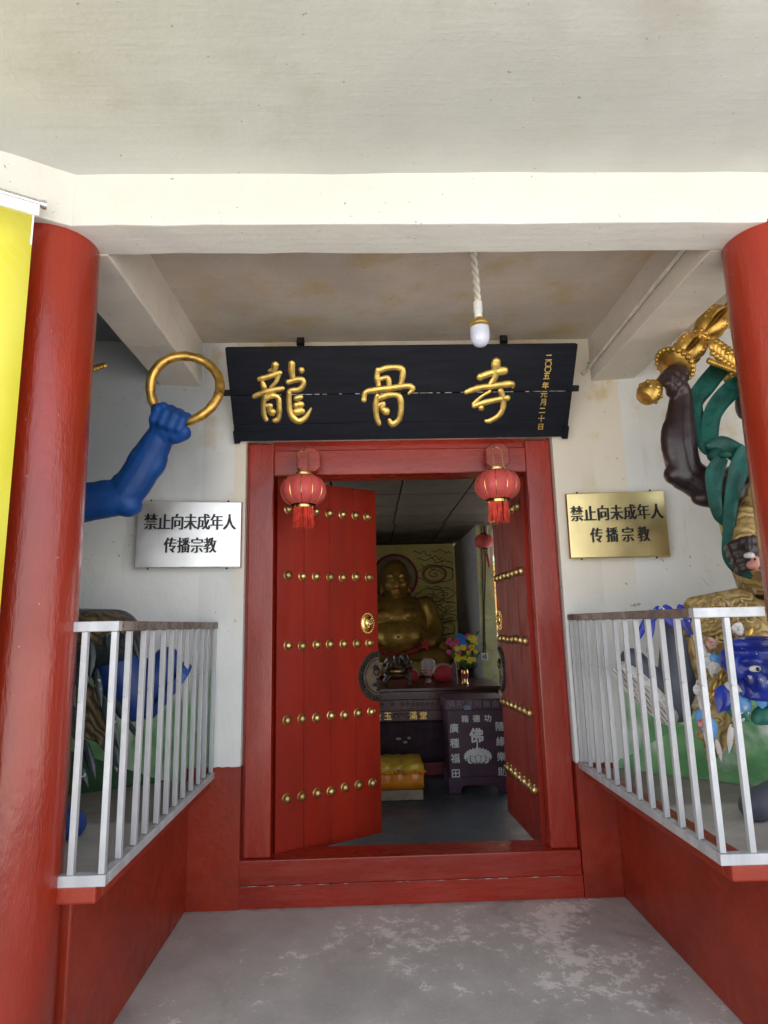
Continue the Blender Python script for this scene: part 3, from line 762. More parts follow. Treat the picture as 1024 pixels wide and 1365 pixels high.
glyph([([(-0.7641, 0.4767), (-0.7759, 0.4528), (-0.8030, 0.4422)], [0.015, 0.012, 0.005]),
 ([(-0.8689, 0.3923), (-0.8081, 0.4071), (-0.7404, 0.4283)], [0.009, 0.011, 0.010]),
 ([(-0.8490, 0.3676), (-0.8443, 0.3452)], [0.010, 0.012]),
 ([(-0.7455, 0.4195), (-0.7689, 0.3733), (-0.8044, 0.3447)], [0.009, 0.008, 0.004]),
 ([(-0.9072, 0.2875), (-0.8268, 0.3158), (-0.7309, 0.3337)], [0.010, 0.012, 0.010]),
 ([(-0.8274, 0.3090), (-0.8458, 0.2753), (-0.8567, 0.2274), (-0.8580, 0.1719), (-0.8461, 0.1391)], [0.007, 0.011, 0.010, 0.010, 0.008]),
 ([(-0.8393, 0.2729), (-0.7933, 0.2893), (-0.7631, 0.2764), (-0.7589, 0.2283), (-0.7632, 0.1706), (-0.7782, 0.1381), (-0.7989, 0.1337)], [0.010, 0.011, 0.010, 0.010, 0.010, 0.012, 0.008]),
 ([(-0.8411, 0.2249), (-0.8116, 0.2291), (-0.8217, 0.2016), (-0.8060, 0.1874)], [0.009, 0.009, 0.010, 0.016]),
 ([(-0.6652, 0.4842), (-0.6696, 0.4351), (-0.6638, 0.3898)], [0.013, 0.013, 0.010]),
 ([(-0.6096, 0.4443)], [0.020]),
 ([(-0.6949, 0.3724), (-0.6441, 0.3862), (-0.6066, 0.3846), (-0.6039, 0.3567), (-0.6313, 0.3267), (-0.6818, 0.3206), (-0.6931, 0.3016)], [0.010, 0.011, 0.011, 0.011, 0.011, 0.010, 0.011]),
 ([(-0.6938, 0.3073), (-0.6974, 0.2390), (-0.6948, 0.1789), (-0.6713, 0.1400), (-0.6426, 0.1267), (-0.6026, 0.1496), (-0.5654, 0.2072)], [0.010, 0.010, 0.012, 0.013, 0.013, 0.010, 0.004]),
 ([(-0.6538, 0.2704), (-0.6242, 0.2791)], [0.011, 0.011]), ([(-0.6566, 0.2269), (-0.6225, 0.2334)], [0.013, 0.013]), ([(-0.6593, 0.1854), (-0.6227, 0.1918)], [0.015, 0.013])])
glyph([([(-0.1498, 0.4387), (-0.1557, 0.3957), (-0.1473, 0.3475)], [0.011, 0.011, 0.010]),
 ([(-0.1487, 0.4321), (-0.0999, 0.4491), (-0.0390, 0.4528), (-0.0024, 0.4392), (0.0001, 0.3993), (-0.0107, 0.3457)], [0.010, 0.012, 0.011, 0.012, 0.012, 0.010]),
 ([(-0.1381, 0.3832), (-0.0912, 0.3915), (-0.0824, 0.3489)], [0.008, 0.010, 0.010]),
 ([(-0.2384, 0.2579), (-0.2287, 0.2988), (-0.1903, 0.3142), (-0.0780, 0.3263), (0.0342, 0.3395), (0.0636, 0.3200), (0.0392, 0.2930)], [0.011, 0.010, 0.011, 0.012, 0.012, 0.011, 0.006]),
 ([(-0.1547, 0.2797), (-0.1655, 0.2201), (-0.1606, 0.1502), (-0.1450, 0.1028)], [0.011, 0.012, 0.011, 0.009]),
 ([(-0.1503, 0.2636), (-0.0893, 0.2833), (-0.0273, 0.2802), (-0.0101, 0.2410), (-0.0109, 0.1715), (-0.0267, 0.1224), (-0.0646, 0.0993), (-0.0806, 0.1255)], [0.010, 0.012, 0.011, 0.012, 0.012, 0.012, 0.013, 0.008]),
 ([(-0.1531, 0.2176), (-0.1167, 0.2310), (-0.1259, 0.2010), (-0.1010, 0.1821)], [0.009, 0.010, 0.011, 0.017])])
glyph([([(0.5661, 0.4793), (0.5643, 0.4434), (0.5621, 0.3815), (0.5409, 0.3429)], [0.019, 0.017, 0.013, 0.011]),
 ([(0.4743, 0.3891), (0.5217, 0.4067), (0.5746, 0.4199), (0.6193, 0.4258)], [0.014, 0.013, 0.015, 0.016]),
 ([(0.3916, 0.2959), (0.4621, 0.3201), (0.5482, 0.3320), (0.6625, 0.3425), (0.6789, 0.3281)], [0.009, 0.013, 0.012, 0.014, 0.008]),
 ([(0.5395, 0.2994), (0.4870, 0.2661), (0.4414, 0.2213)], [0.006, 0.006, 0.008]),
 ([(0.4464, 0.2101), (0.5219, 0.2324), (0.6085, 0.2501), (0.6519, 0.2561)], [0.010, 0.012, 0.012, 0.013]),
 ([(0.4912, 0.1961)], [0.020]),
 ([(0.6048, 0.3007), (0.6203, 0.2676), (0.6295, 0.2031), (0.6071, 0.1472), (0.5518, 0.1117), (0.5273, 0.1120)], [0.012, 0.012, 0.011, 0.010, 0.011, 0.008])])
for ch, uv in zip('二〇〇五年元月二十日', ((0.8828, 0.5016), (0.8848, 0.4637), (0.8855, 0.4313), (0.8822, 0.3890), (0.8810, 0.3326), (0.8772, 0.2775), (0.8768, 0.2277), (0.8765, 0.1753), (0.8763, 0.1224), (0.8772, 0.0688))):
    mb = text_mesh(ch, 0.046, 0.003, 0.02, 0.0, 0.95)
    moved(mb, (uv[0], 0, uv[1])).build('character', M['glyph_gold'], pq, local=True)
for x, y in ((-0.423, -0.1), (0.879, -0.1)):
    m = MB(); m.box(x - 0.022, x + 0.022, y - 0.01, y + 0.01, 3.26, 3.36); m.lathe([(0.026, 0), (0.026, 0.03)], (x, y - 0.01, 3.31), 14); m.box(x - 0.05, x + 0.05, y - 0.02, y + 0.1, 3.255, 3.268)
    o = m.build('hanging_bracket', M['iron'], smooth=True)
    tag(o, 'black iron hook above the name board, %s' % ('over the first gilt character' if x < 0 else 'just right of the hanging bulb'), 'hook', 'hooks holding the name board', 'thing')

# ------------------------------------------------------------------ red lanterns
lt = thing('red_lantern', 'red silk lantern with gold ribs hanging before the left half of the lintel', 'lantern', (-0.402, -0.13, 2.35), group='red lanterns at the door')
c = V((-0.402, -0.13, 2.355))
n = 48; prof = []
m = MB(); rings = []; nv = 14
for j in range(nv + 1):
    t = math.pi * (0.16 + 0.68 * j / nv)
    for k in range(n):
        a = 2 * math.pi * k / n
        s_ = 1.0 - 0.045 * abs(math.cos(6 * a)) ** 6
        rings.append(c + V((0.140 * math.sin(t) ** 0.8 * s_ * math.cos(a), 0.140 * math.sin(t) ** 0.8 * s_ * math.sin(a), 0.101 * math.cos(t))))
m.add(rings, [(j * n + k, (j + 1) * n + k, (j + 1) * n + (k + 1) % n, j * n + (k + 1) % n) for j in range(nv) for k in range(n)])
m.build('shade', M['lantern_red'], lt, smooth=True)
for k in range(12):
    a = 2 * math.pi * k / 12
    MB().tube([c + V((0.1350 * math.sin(t) ** 0.8 * math.cos(a), 0.1350 * math.sin(t) ** 0.8 * math.sin(a), 0.1015 * math.cos(t))) for t in [math.pi * (0.16 + 0.68 * j / 12) for j in range(13)]], 0.0022, 5).build('rib', M['brass'], lt, smooth=True)
for z0, r_ in ((0.083, 0.060), (-0.109, 0.058)):
    MB().lathe([(r_, 0), (r_ * 1.04, 0.004), (r_ * 1.0, 0.02), (r_, 0.024)], c + V((0, 0, z0)), 28).build('collar', M['brass'], lt, smooth=True)
m = MB()
for k in range(190):
    a = random.uniform(0, 2 * math.pi); r_ = 0.056 * math.sqrt(random.random()) if k > 110 else 0.057
    p = c + V((r_ * math.cos(a), r_ * math.sin(a), -0.108)); L = random.uniform(0.09, 0.125)
    j = lambda: random.uniform(-0.008, 0.008)
    m.tube([p, p + V((j() * .5, j() * .5, -L * 0.5)), p + V((j(), j(), -L))], [0.0030, 0.0028, 0.0015], 4, cap=False)
m.build('tassel', M['tassel'], lt)
for sx in (-1, 1):
    MB().tube([c + V((sx * 0.032, -0.03, 0.10)), c + V((sx * 0.03, -0.02, 0.23))], 0.003, 5).build('hanger_wire', M['brass'], lt)
MB().tube([c + V((-0.03, -0.02, 0.23)), c + V((0, 0.0, 0.245)), c + V((0.03, -0.02, 0.23))], 0.003, 5).build('hanger_wire', M['brass'], lt)
MB().tube([c + V((0, 0, 0.245)), c + V((0.0, 0.07, 0.30))], 0.0015, 4).build('hanger_wire', M['iron'], lt)
l2 = copy_tree(lt); l2.location = (0.780, -0.13, 2.362); l2.rotation_euler = (0, 0, 0.26)
l2['label'] = 'red silk lantern with gold ribs hanging before the right half of the lintel'

# ------------------------------------------------------------------ hanging bulb
bt = thing('hanging_bulb', 'milky light bulb in brass cap on a twisted white flex from the porch ceiling', 'light bulb', (0.542, -1.000, 3.091))
pa, pb = V((0.542, -1.000, 3.396)), V((0.546, -1.000, 3.087)); pa = pa + (pa - pb) * 0.18
m = MB(); pts = smoothline([pa, pa.lerp(pb, 0.35) + V((-0.004, 0, 0)), pa.lerp(pb, 0.7) + V((0.0, 0, 0)), pb], 20)
for ph in (0, math.pi):
    m.tube([p + V((0.0092 * math.cos(i * 0.42 + ph), 0.008 * math.sin(i * 0.42 + ph), 0)) for i, p in enumerate(pts)], 0.0100, 7)
m.build('flex', M['cord_white'], bt, smooth=True)
z = pb.z
MB().lathe([(0.022, 0.012), (0.022, -0.03), (0.024, -0.031), (0.024, -0.036), (0.020, -0.037), (0.020, -0.066), (0.017, -0.07)], (pb.x, pb.y, z), 24).build('socket', M['white_plastic'], bt, smooth=True)
MB().lathe([(0.016, -0.069), (0.020, -0.075), (0.024, -0.088), (0.044, -0.094), (0.047, -0.108), (0.046, -0.112), (0.048, -0.115), (0.048, -0.126)], (pb.x + 0.003, pb.y, z), 28).build('brass_cap', M['glyph_gold'], bt, smooth=True)
MB().lathe([(0.047, -0.126), (0.048, -0.155), (0.047, -0.178), (0.041, -0.198), (0.029, -0.213), (0.013, -0.220), (0.002, -0.221)], (pb.x + 0.003, pb.y, z), 28).build('globe', M['bulb_glass'], bt, smooth=True)

# ------------------------------------------------------------------ wall signs
def sign(label, x0, x1, z0, z1, ms, rows, skew, turn):
    cx_, cz_ = (x0 + x1) / 2, (z0 + z1) / 2; w_, h_ = x1 - x0, z1 - z0
    t = thing('wall_sign', label, 'sign', (cx_, -0.034 - w_ / 2 * abs(math.sin(turn)), cz_), (R(-1.5), skew, turn), 'metal signs on the temple wall')
    m = MB(); n_ = 10
    vs = []
    for j in range(n_ + 1):
        for i in range(n_ + 1):
            u, v = i / n_, j / n_
            edge = min(u, 1 - u, v, 1 - v)
            y = -0.010 if edge > 0 else 0.004
            y += 0.004 * math.sin(3 * u + 2 * v) * (1 if edge > 0 else 0)
            uu = u if 0 < i < n_ else u
            vs.append((-w_ / 2 + w_ * (0.012 + 0.976 * (i - 1) / (n_ - 2) if 0 < i < n_ else u), y, -h_ / 2 + h_ * (0.018 + 0.964 * (j - 1) / (n_ - 2) if 0 < j < n_ else v)))
    fs = [(j * (n_ + 1) + i, j * (n_ + 1) + i + 1, (j + 1) * (n_ + 1) + i + 1, (j + 1) * (n_ + 1) + i) for j in range(n_) for i in range(n_)]
    m.add(vs, fs); m.build('sheet', ms, t, smooth=True, local=True, angle=30)
    for (s_, vz, pitch, size, u0) in rows:
        for i, ch in enumerate(s_):
            mb = text_mesh(ch, size, 0.0, -0.004, 0.034, 0.74)
            x = (u0 - 0.5) * w_ + (i - (len(s_) - 1) / 2) * pitch
            moved(mb, (x, -0.0155, (0.5 - vz) * h_)).build('character', M['ink'], t, local=True)
    for sx in (-0.38, 0.36):
        for sz in (-1, 1):
            MB().ell((sx * w_, -0.002, sz * (h_ / 2 + 0.004)), (0.006, 0.005, 0.006), 8, 6).build('nail', M['iron'], t, local=True)
    return t
sign('silver steel notice sign left of the door, partly below the blue arm', -1.398, -0.784, 1.904, 2.312, M['silver_sheet'], [('禁止向未成年人', 0.315, 0.0765, 0.106, 0.505), ('传播宗教', 0.665, 0.077, 0.101, 0.51)], 0.0, R(8))
sign('brass yellow notice sign right of the door', 1.222, 1.820, 1.914, 2.326, M['brass_sheet'], [('禁止向未成年人', 0.32, 0.0795, 0.104, 0.50), ('传播宗教', 0.655, 0.093, 0.100, 0.515)], 0.010, R(-7))

# ------------------------------------------------------------------ railings
def railing(s, label, xr, xc):
    t = thing('railing', label, 'railing', (xr, -0.75, 0.7))
    zt, zb, yf = 1.582, 0.732, -1.50
    def rail(name, a, c, z0, z1, m): MB().box(min(a[0], c[0]), max(a[0], c[0]), min(a[1], c[1]), max(a[1], c[1]), z0, z1).build(name, m, t, bevel=0.003)
    rail('top_rail', (xr - 0.018, yf + 0.036), (xr + 0.018, -0.002), zt - 0.036, zt, M['raw_steel'])
    rail('bottom_rail', (xr - 0.018, yf + 0.036), (xr + 0.018, -0.002), zb - 0.036, zb, M['steel'])
    a, c = sorted((xr - s * 0.018, xc))
    rail('top_rail', (a, yf), (c, yf + 0.0345), zt - 0.0365, zt + 0.0005, M['steel'])
    rail('bottom_rail', (a, yf), (c, yf + 0.0345), zb - 0.0365, zb + 0.0005, M['steel'])
    first = MB().box(-0.0108, 0.0108, -0.0108, 0.0108, zb + 0.001, zt - 0.037).build('baluster', M['steel'], t, bevel=0.002, local=True)
    ps = [(xr, yf + 0.018)] + [(xr, yf + 0.03 + 1.44 * k / 11) for k in range(1, 12)] + [(xr + s * 0.105, yf + 0.018)]
    for i, (x, y) in enumerate(ps):
        o = first if i == 0 else first.copy()
        if i: col.objects.link(o)
        o.location = (x - xr + random.uniform(-0.001, 0.001), y + 0.75, -0.7)
        o.rotation_euler = (random.uniform(-0.006, 0.006), random.uniform(-0.006, 0.006), random.uniform(-0.02, 0.02))
    wb = None
    for k in range(1, 12):
        y = yf + 0.03 + 1.44 * k / 11
        for dy, z in ((0.012, zb + 0.001), (-0.012, zb + 0.001), (0.011, zt - 0.038)):
            if wb is None: wb = MB().ell((0, 0, 0), (0.011, 0.005, 0.004), 8, 5).build('weld_bead', M['raw_steel'], t, smooth=True, local=True); o = wb
            else: o = wb.copy(); col.objects.link(o)
            o.location = (random.uniform(-.002, .002), y + dy + 0.75, z - 0.7)
    return t
railing(-1, 'silver painted steel railing before the left niche, blue boot behind', -0.943, -1.093)
railing(1, 'silver painted steel railing before the right niche, grey boot and gold robe behind', 1.208, 1.462)

# ------------------------------------------------------------------ banner, bracket, conduit
a0 = V((-1.206, -1.756, 0)); 
bn = thing('yellow_banner', 'yellow hanging banner under an aluminium bar beside the left column', 'banner', tuple(a0 + ld * 0.9))
m = MB(); n_ = 18; vs = []
for j in range(n_ + 1):
    z = 0.55 + (3.045 - 0.55) * j / n_
    for i in range(13):
        q = a0 + ld * (1.8 * i / 12) + ln * (0.006 * math.sin(i * 1.3 + j * 0.4) + 0.004 * math.sin(j * 1.1))
        vs.append((q.x, q.y, z))
m.add(vs, [(j * 13 + i, j * 13 + i + 1, (j + 1) * 13 + i + 1, (j + 1) * 13 + i) for j in range(n_) for i in range(12)])
o = m.build('cloth', M['banner'], bn, smooth=True)
sd_ = o.modifiers.new('thickness', 'SOLIDIFY'); sd_.thickness = 0.003
def along(u, off, z): q = a0 + ld * u + ln * off; return (q.x, q.y, z)
m = MB(); m.prism([along(-0.0, 0, 0.55), along(0.0, 0.008, 0.55), along(0, 0.008, 3.045), along(0, 0, 3.045)], ld * 0.006); m.build('hem', M['white_plastic'], bn)
m = MB(); m.prism([along(-0.015, -0.006, 3.040), along(-0.015, 0.010, 3.040), along(-0.015, 0.010, 3.085), along(-0.015, -0.006, 3.085)], ld * 1.83); m.build('top_strip', M['white_plastic'], bn, bevel=0.002)
m = MB(); m.tube([along(-0.035, 0.008, 3.098), along(1.83, 0.008, 3.098)], 0.013, 10); m.tube([along(-0.036, 0.008, 3.098), along(-0.020, 0.008, 3.098)], 0.0165, 10); m.build('bar', M['alu'], bn, smooth=True)
fx = thing('lamp_bracket', 'small grey metal lamp bracket on the beam above the banner', 'bracket', (-1.362, -1.700, 3.172))
q = V((-1.357, -1.700, 3.172))
m = MB(); m.tube([q + ld * 0.12 , q], 0.013, 10); m.tube([q + ld * 0.0, q - ld * 0.012], 0.017, 10); m.build('arm', M['alu'], fx, smooth=True)
m = MB(); m.box(q.x - 0.22, q.x - 0.08, q.y - 0.09, q.y + 0.02, q.z - 0.02, q.z + 0.03); m.build('lamp_body', M['alu'], fx, bevel=0.006)
m = MB(); m.tube([(1.447, -1.44, 3.205), (1.447, -0.8, 3.19), (1.446, -0.012, 3.168), (1.43, -0.012, 3.15), (1.405, -0.012, 3.13)], 0.0125, 10)
o = m.build('conduit_pipe', M['conduit'], smooth=True); tag(o, 'painted conduit pipe running along the right ceiling beam', 'pipe', kind='thing')

# ------------------------------------------------------------------ guardian statues
def cap(m, *pr):
    """pr: (point, radius) pairs -> rounded tapering limb"""
    pts = [V(p) for p, r in pr]; rs = [r for p, r in pr]
    k = 4
    m.chain(smoothline(pts, k), lerpr(rs, k)) if len(pts) > 2 else m.chain(pts, rs)
    return m
def head_on(m, c, s=1.0, turn=0.0):
    """a head with brow, nose, mouth, ears and chin; faces -y turned by `turn`"""
    c = V(c); Rz = Matrix.Rotation(turn, 3, 'Z')
    def e(p, r): m.ell(c + Rz @ V((p[0] * s, p[1] * s, p[2] * s)), tuple(q * s for q in r), 12, 8, Rz)
    e((0, 0, 0.03), (0.15, 0.17, 0.19)); e((0, -0.05, -0.10), (0.12, 0.12, 0.11)); e((0, -0.165, -0.02), (0.030, 0.045, 0.055)); e((0, -0.19, -0.045), (0.042, 0.03, 0.025))
    for sx in (-1, 1):
        e((sx * 0.065, -0.145, 0.055), (0.06, 0.032, 0.022)); e((sx * 0.06, -0.14, 0.02), (0.03, 0.022, 0.02)); e((sx * 0.085, -0.11, -0.05), (0.045, 0.045, 0.045)); e((sx * 0.16, 0.0, -0.02), (0.028, 0.05, 0.075))
    e((0, -0.15, -0.10), (0.062, 0.03, 0.016)); e((0, -0.145, -0.125), (0.05, 0.03, 0.018)); e((0, -0.12, -0.175), (0.05, 0.045, 0.04))
def face_marks(root, c, s=1.0, turn=0.0):
    c = V(c); Rz = Matrix.Rotation(turn, 3, 'Z')
    for sx in (-1, 1):
        m = MB().ell(c + Rz @ V((sx * 0.06 * s, -0.150 * s, 0.022 * s)), (0.026 * s, 0.018 * s, 0.018 * s), 12, 8); e_ = m.build('eye', M['eye_white'], root, smooth=True)
        MB().ell(c + Rz @ V((sx * 0.06 * s, -0.166 * s, 0.022 * s)), (0.010 * s, 0.006 * s, 0.010 * s), 10, 6).build('pupil', M['black'], e_, smooth=True)
def crown(root, c, s, mat):
    c = V(c); m = MB()
    m.lathe([(0.165 * s, 0), (0.185 * s, 0.02 * s), (0.18 * s, 0.06 * s), (0.165 * s, 0.09 * s), (0.10 * s, 0.19 * s), (0.05 * s, 0.24 * s), (0.03 * s, 0.30 * s), (0.005 * s, 0.33 * s)], c, 24)
    for k in range(24):
        a = 2 * math.pi * k / 24
        m.ell(c + V((0.185 * s * math.cos(a), 0.185 * s * math.sin(a), 0.02 * s)), 0.016 * s, 8, 6)
        if k % 2 == 0: m.petal(c + V((0.17 * s * math.cos(a), 0.17 * s * math.sin(a), 0.04 * s)), c + V((0.19 * s * math.cos(a), 0.19 * s * math.sin(a), 0.17 * s)), 0.028 * s, 0.012 * s, (math.cos(a), math.sin(a), 0))
    return m.build('crown', mat, root, smooth=True)
def fist(m, ctr, axis, side, front, s=1.0, r=0.026, thumb=True):
    """hand closed round a bar: axis = bar direction, side = towards the wrist, front = the way the knuckles face"""
    ctr, a, w, f = V(ctr), V(axis).normalized(), V(side), V(front)
    w = (w - a * w.dot(a)).normalized(); f = (f - a * f.dot(a) - w * f.dot(w)).normalized()
    m.ell(ctr + w * 0.052 * s, (0.050 * s, 0.050 * s, 0.050 * s), 14, 10)
    for k in range(4):
        o = ctr + a * (k - 1.5) * 0.0345 * s; q = (0.0195, 0.0205, 0.020, 0.0175)[k] * s
        R_ = r + q * 0.85
        path = [o + w * (R_ + 0.012 * s) + f * 0.016 * s, o + w * R_ * 0.55 + f * (R_ + 0.010 * s), o - w * R_ * 0.55 + f * (R_ + 0.004), o - w * R_ * 1.02 + f * R_ * 0.1, o - w * R_ * 0.72 - f * R_ * 0.8]
        m.chain(path, [q * 1.06, q * 1.05, q, q * 0.95, q * 0.85], 10)
    if thumb:
        o = ctr - a * 0.058 * s
        m.chain([ctr + w * 0.065 * s - a * 0.030 * s, ctr + w * 0.030 * s - a * 0.058 * s + f * 0.022 * s, ctr - w * 0.012 * s - a * 0.052 * s + f * (r + 0.030 * s), ctr - w * 0.028 * s - a * 0.020 * s + f * (r + 0.034 * s)], [0.026 * s, 0.023 * s, 0.019 * s, 0.015 * s], 10)
def ribbon(root, name, pts, ws, mat, th=0.012, up=(0, 1, 0)):
    m = MB(); p = smoothline(pts, 6); w = lerpr(ws, 6)
    n = 12; rings = []
    prev = None
    for i in range(len(p)):
        d = (p[min(i + 1, len(p) - 1)] - p[max(i - 1, 0)]).normalized()
        a = V(up); a = (a - d * a.dot(d)).normalized(); b_ = d.cross(a)
        for k in range(n):
            t = 2 * math.pi * k / n
            x = math.cos(t); y = math.sin(t)
            fold = 0.010 * math.cos(3.2 * x + i * 0.15)
            rings.append(p[i] + b_ * (x * w[i]) + a * (y * th + fold))
    fs = [(i * n + k, i * n + (k + 1) % n, (i + 1) * n + (k + 1) % n, (i + 1) * n + k) for i in range(len(p) - 1) for k in range(n)]
    fs += [tuple(range(n - 1, -1, -1)), tuple((len(p) - 1) * n + k for k in range(n))]
    m.add(rings, fs); return m.build(name, mat, root, smooth=True, angle=60)
def boot(root, knee, ankle, toe, rk, ra, mat, solemat, sole_n, label=None, w=0.085):
    knee, ankle, toe = V(knee), V(ankle), V(toe)
    d = (toe - ankle); L = d.length; d.normalize()
    sn = V(sole_n); sn = (sn - d * sn.dot(d)).normalized(); y = sn.cross(d)
    m = MB(); cap(m, (knee, rk), (knee.lerp(ankle, 0.45), (rk * 0.6 + ra * 0.5)), (ankle, ra))
    cap(m, (ankle - d * 0.02 + sn * 0.005, ra * 0.95), (ankle + d * L * 0.5 + sn * 0.012, w * 0.86), (toe - d * 0.06 + sn * 0.004, w * 0.74))
    b_ = m.build('boot', mat, root, remesh=0.012, sm=8)
    if label: b_['label'] = label
    o = ankle + sn * (ra * 0.80); pts = []
    for k in range(28):
        t = 2 * math.pi * k / 28
        u = (L * 0.5 + 0.02) * math.cos(t); v_ = w * (1.0 + 0.10 * math.cos(t)) * (abs(math.sin(t)) ** 0.8) * (1 if math.sin(t) >= 0 else -1)
        pts.append(o + d * (L * 0.5 - 0.03 + u) + y * v_)
    MB().prism(pts, sn * 0.045).build('sole', solemat, b_, bevel=0.006)
    return b_
def tattered(root, name, outline, depth, mat):
    m = MB(); m.prism(outline, (0, depth, 0)); return m.build(name, mat, root, bevel=0.01)

# right-hand statue: maroon skin, gold club, teal scarf, grey boots
gs = thing('guardian_statue', 'dark maroon guardian statue with teal scarf and grey boots, one foot lifted', 'statue', (2.12, -0.72, 0.69))
m = MB()
cap(m, ((2.12, -0.70, 1.45), 0.23), ((2.12, -0.70, 1.75), 0.22), ((2.12, -0.70, 2.10), 0.27)); m.ell((2.12, -0.70, 2.22), (0.34, 0.19, 0.15)); cap(m, ((2.12, -0.70, 2.3), 0.12), ((2.12, -0.74, 2.48), 0.10))
head_on(m, (2.12, -0.78, 2.66), 1.0, -0.3)
cap(m, ((2.36, -0.70, 2.25), 0.125), ((2.104, -0.740, 2.155), 0.10), ((1.795, -0.740, 2.180), 0.088), ((1.640, -0.740, 2.266), 0.086))
cap(m, ((1.625, -0.740, 2.266), 0.082), ((1.609, -0.740, 2.442), 0.086), ((1.637, -0.740, 2.626), 0.064), ((1.649, -0.740, 2.700), 0.054))
sh = V((1.541, -0.740, 2.744)); sx_ = V((1.820, -0.700, 3.057)); ax = (sx_ - sh).normalized()
fc = V((1.592, -0.750, 2.777))
cap(m, ((1.649, -0.740, 2.700), 0.054), (tuple(fc + V((0.045, 0, -0.055))), 0.056))
m.ell((1.571, -0.750, 2.432), (0.060, 0.055, 0.15)); m.ell((1.647, -0.730, 2.420), (0.055, 0.05, 0.11)); m.ell((1.579, -0.740, 2.274), (0.066, 0.06, 0.058)); m.ell((1.668, -0.770, 2.234), (0.075, 0.05, 0.050)); m.ell((1.643, -0.780, 2.331), (0.045, 0.035, 0.040)); m.ell((1.759, -0.740, 2.145), (0.12, 0.06, 0.05))
fist(m, fc, ax, (0.35, 0.1, -0.6), (-0.45, -0.8, 0.2), 1.15, 0.022)
hc = V((1.735, -0.970, 1.820))
cap(m, ((2.44, -0.70, 2.20), 0.12), ((2.52, -0.80, 1.88), 0.095), ((2.30, -0.93, 1.78), 0.085), (tuple(hc + V((0.12, 0.03, 0.02))), 0.058), (tuple(hc + V((0.05, 0.02, 0.01))), 0.05))
fist(m, hc, (0.15, -0.2, -1), (1, 0.2, 0.1), (-0.3, -1, 0), 1.15, 0.030)
m.build('body', M['dark_skin'], gs, remesh=0.0085, sm=3)
face_marks(gs, (2.12, -0.78, 2.66), 1.0, -0.3)
crown(gs, (2.12, -0.74, 2.80), 1.0, M['gold'])
# crown side wing seen beside the column
m = MB()
for k in range(9):
    q = V((1.822, -0.800, 2.953)).lerp(V((1.967, -0.800, 2.834)), k / 8)
    m.ell(q + V((0, 0, 0.035)), 0.017, 8, 6); m.ell(q + V((-0.012, 0, -0.045)), 0.016, 8, 6); m.ell(q, (0.032, 0.02, 0.04), 10, 8)
    m.ell(q + V((0.0, -0.018, random.uniform(-.02, .02))), 0.014, 8, 6)
m.build('crown_wing', M['gold'], gs, smooth=True)
m = MB(); pts = [V((1.778, -0.810, 2.861)).lerp(V((1.973, -0.800, 2.784)), k / 16) for k in range(17)]
m.tube(pts, 0.012, 8)
for i, q in enumerate(pts): m.ell(q, (0.012, 0.016, 0.017), 8, 6)
m.build('beaded_cord', M['gold'], gs, smooth=True)
boot(gs, (1.592, -0.620, 1.491), (1.506, -0.620, 1.124), (1.272, -0.620, 1.386), 0.105, 0.078, M['boot_grey'], M['sole'], (-0.75, -0.35, -0.68), 'dark grey boot kicked up, white stitched sole showing', 0.088)
boot(gs, (1.98, -0.86, 1.30), (1.93, -0.94, 0.84), (1.553, -1.030, 0.737), 0.135, 0.085, M['boot_grey'], M['white_flake'], (0, 0, -1), 'dark grey boot planted on the niche floor')
m = MB(); cap(m, ((2.02, -0.72, 1.46), 0.15), ((1.624, -0.660, 1.513), 0.11)); cap(m, ((2.22, -0.72, 1.50), 0.18), ((2.02, -0.84, 1.30), 0.13))
m.build('trousers', M['robe_gold'], gs, remesh=0.015)
# gold robe: lap and hanging tail
m = MB(); m.ell((1.766, -0.700, 1.502), (0.26, 0.17, 0.10)); m.ell((2.12, -0.70, 1.52), (0.32, 0.26, 0.15)); m.ell((1.848, -0.760, 1.479), (0.16, 0.14, 0.15)); cap(m, ((1.614, -0.700, 1.602), 0.05), ((1.832, -0.720, 1.604), 0.085))
m.build('robe_lap', M['robe_gold'], gs, remesh=0.014, sm=3)
tattered(gs, 'robe_tail', [(1.526, -0.800, 1.451), (1.777, -0.800, 1.553), (1.909, -0.800, 1.514), (1.832, -0.800, 1.269), (1.743, -0.800, 1.082), (1.709, -0.800, 0.982), (1.667, -0.800, 0.933), (1.657, -0.800, 0.966), (1.612, -0.800, 0.894), (1.598, -0.800, 0.948), (1.561, -0.800, 0.882), (1.557, -0.800, 0.969), (1.524, -0.800, 0.987), (1.557, -0.800, 1.087), (1.511, -0.800, 1.122), (1.563, -0.800, 1.206), (1.550, -0.800, 1.275), (1.536, -0.800, 1.345)], 0.05, M['robe_gold'])
for (p0, p1, w_) in (((1.525, -0.830, 1.261), (1.558, -0.830, 0.991), 0.035), ((1.532, -0.830, 1.075), (1.547, -0.830, 0.902), 0.020), ((1.582, -0.830, 0.990), (1.595, -0.830, 0.888), 0.020), ((1.661, -0.830, 1.055), (1.634, -0.830, 0.923), 0.025), ((1.531, -0.830, 1.469), (1.589, -0.830, 1.346), 0.030), ((1.593, -0.830, 1.381), (1.597, -0.830, 1.260), 0.030), ((1.755, -0.830, 1.517), (1.796, -0.830, 1.411), 0.030)):
    m = MB(); m.petal(p0, p1, w_ * 0.65, 0.007); m.build('torn_trim', M['white_flake'], gs, smooth=True)
m = MB()
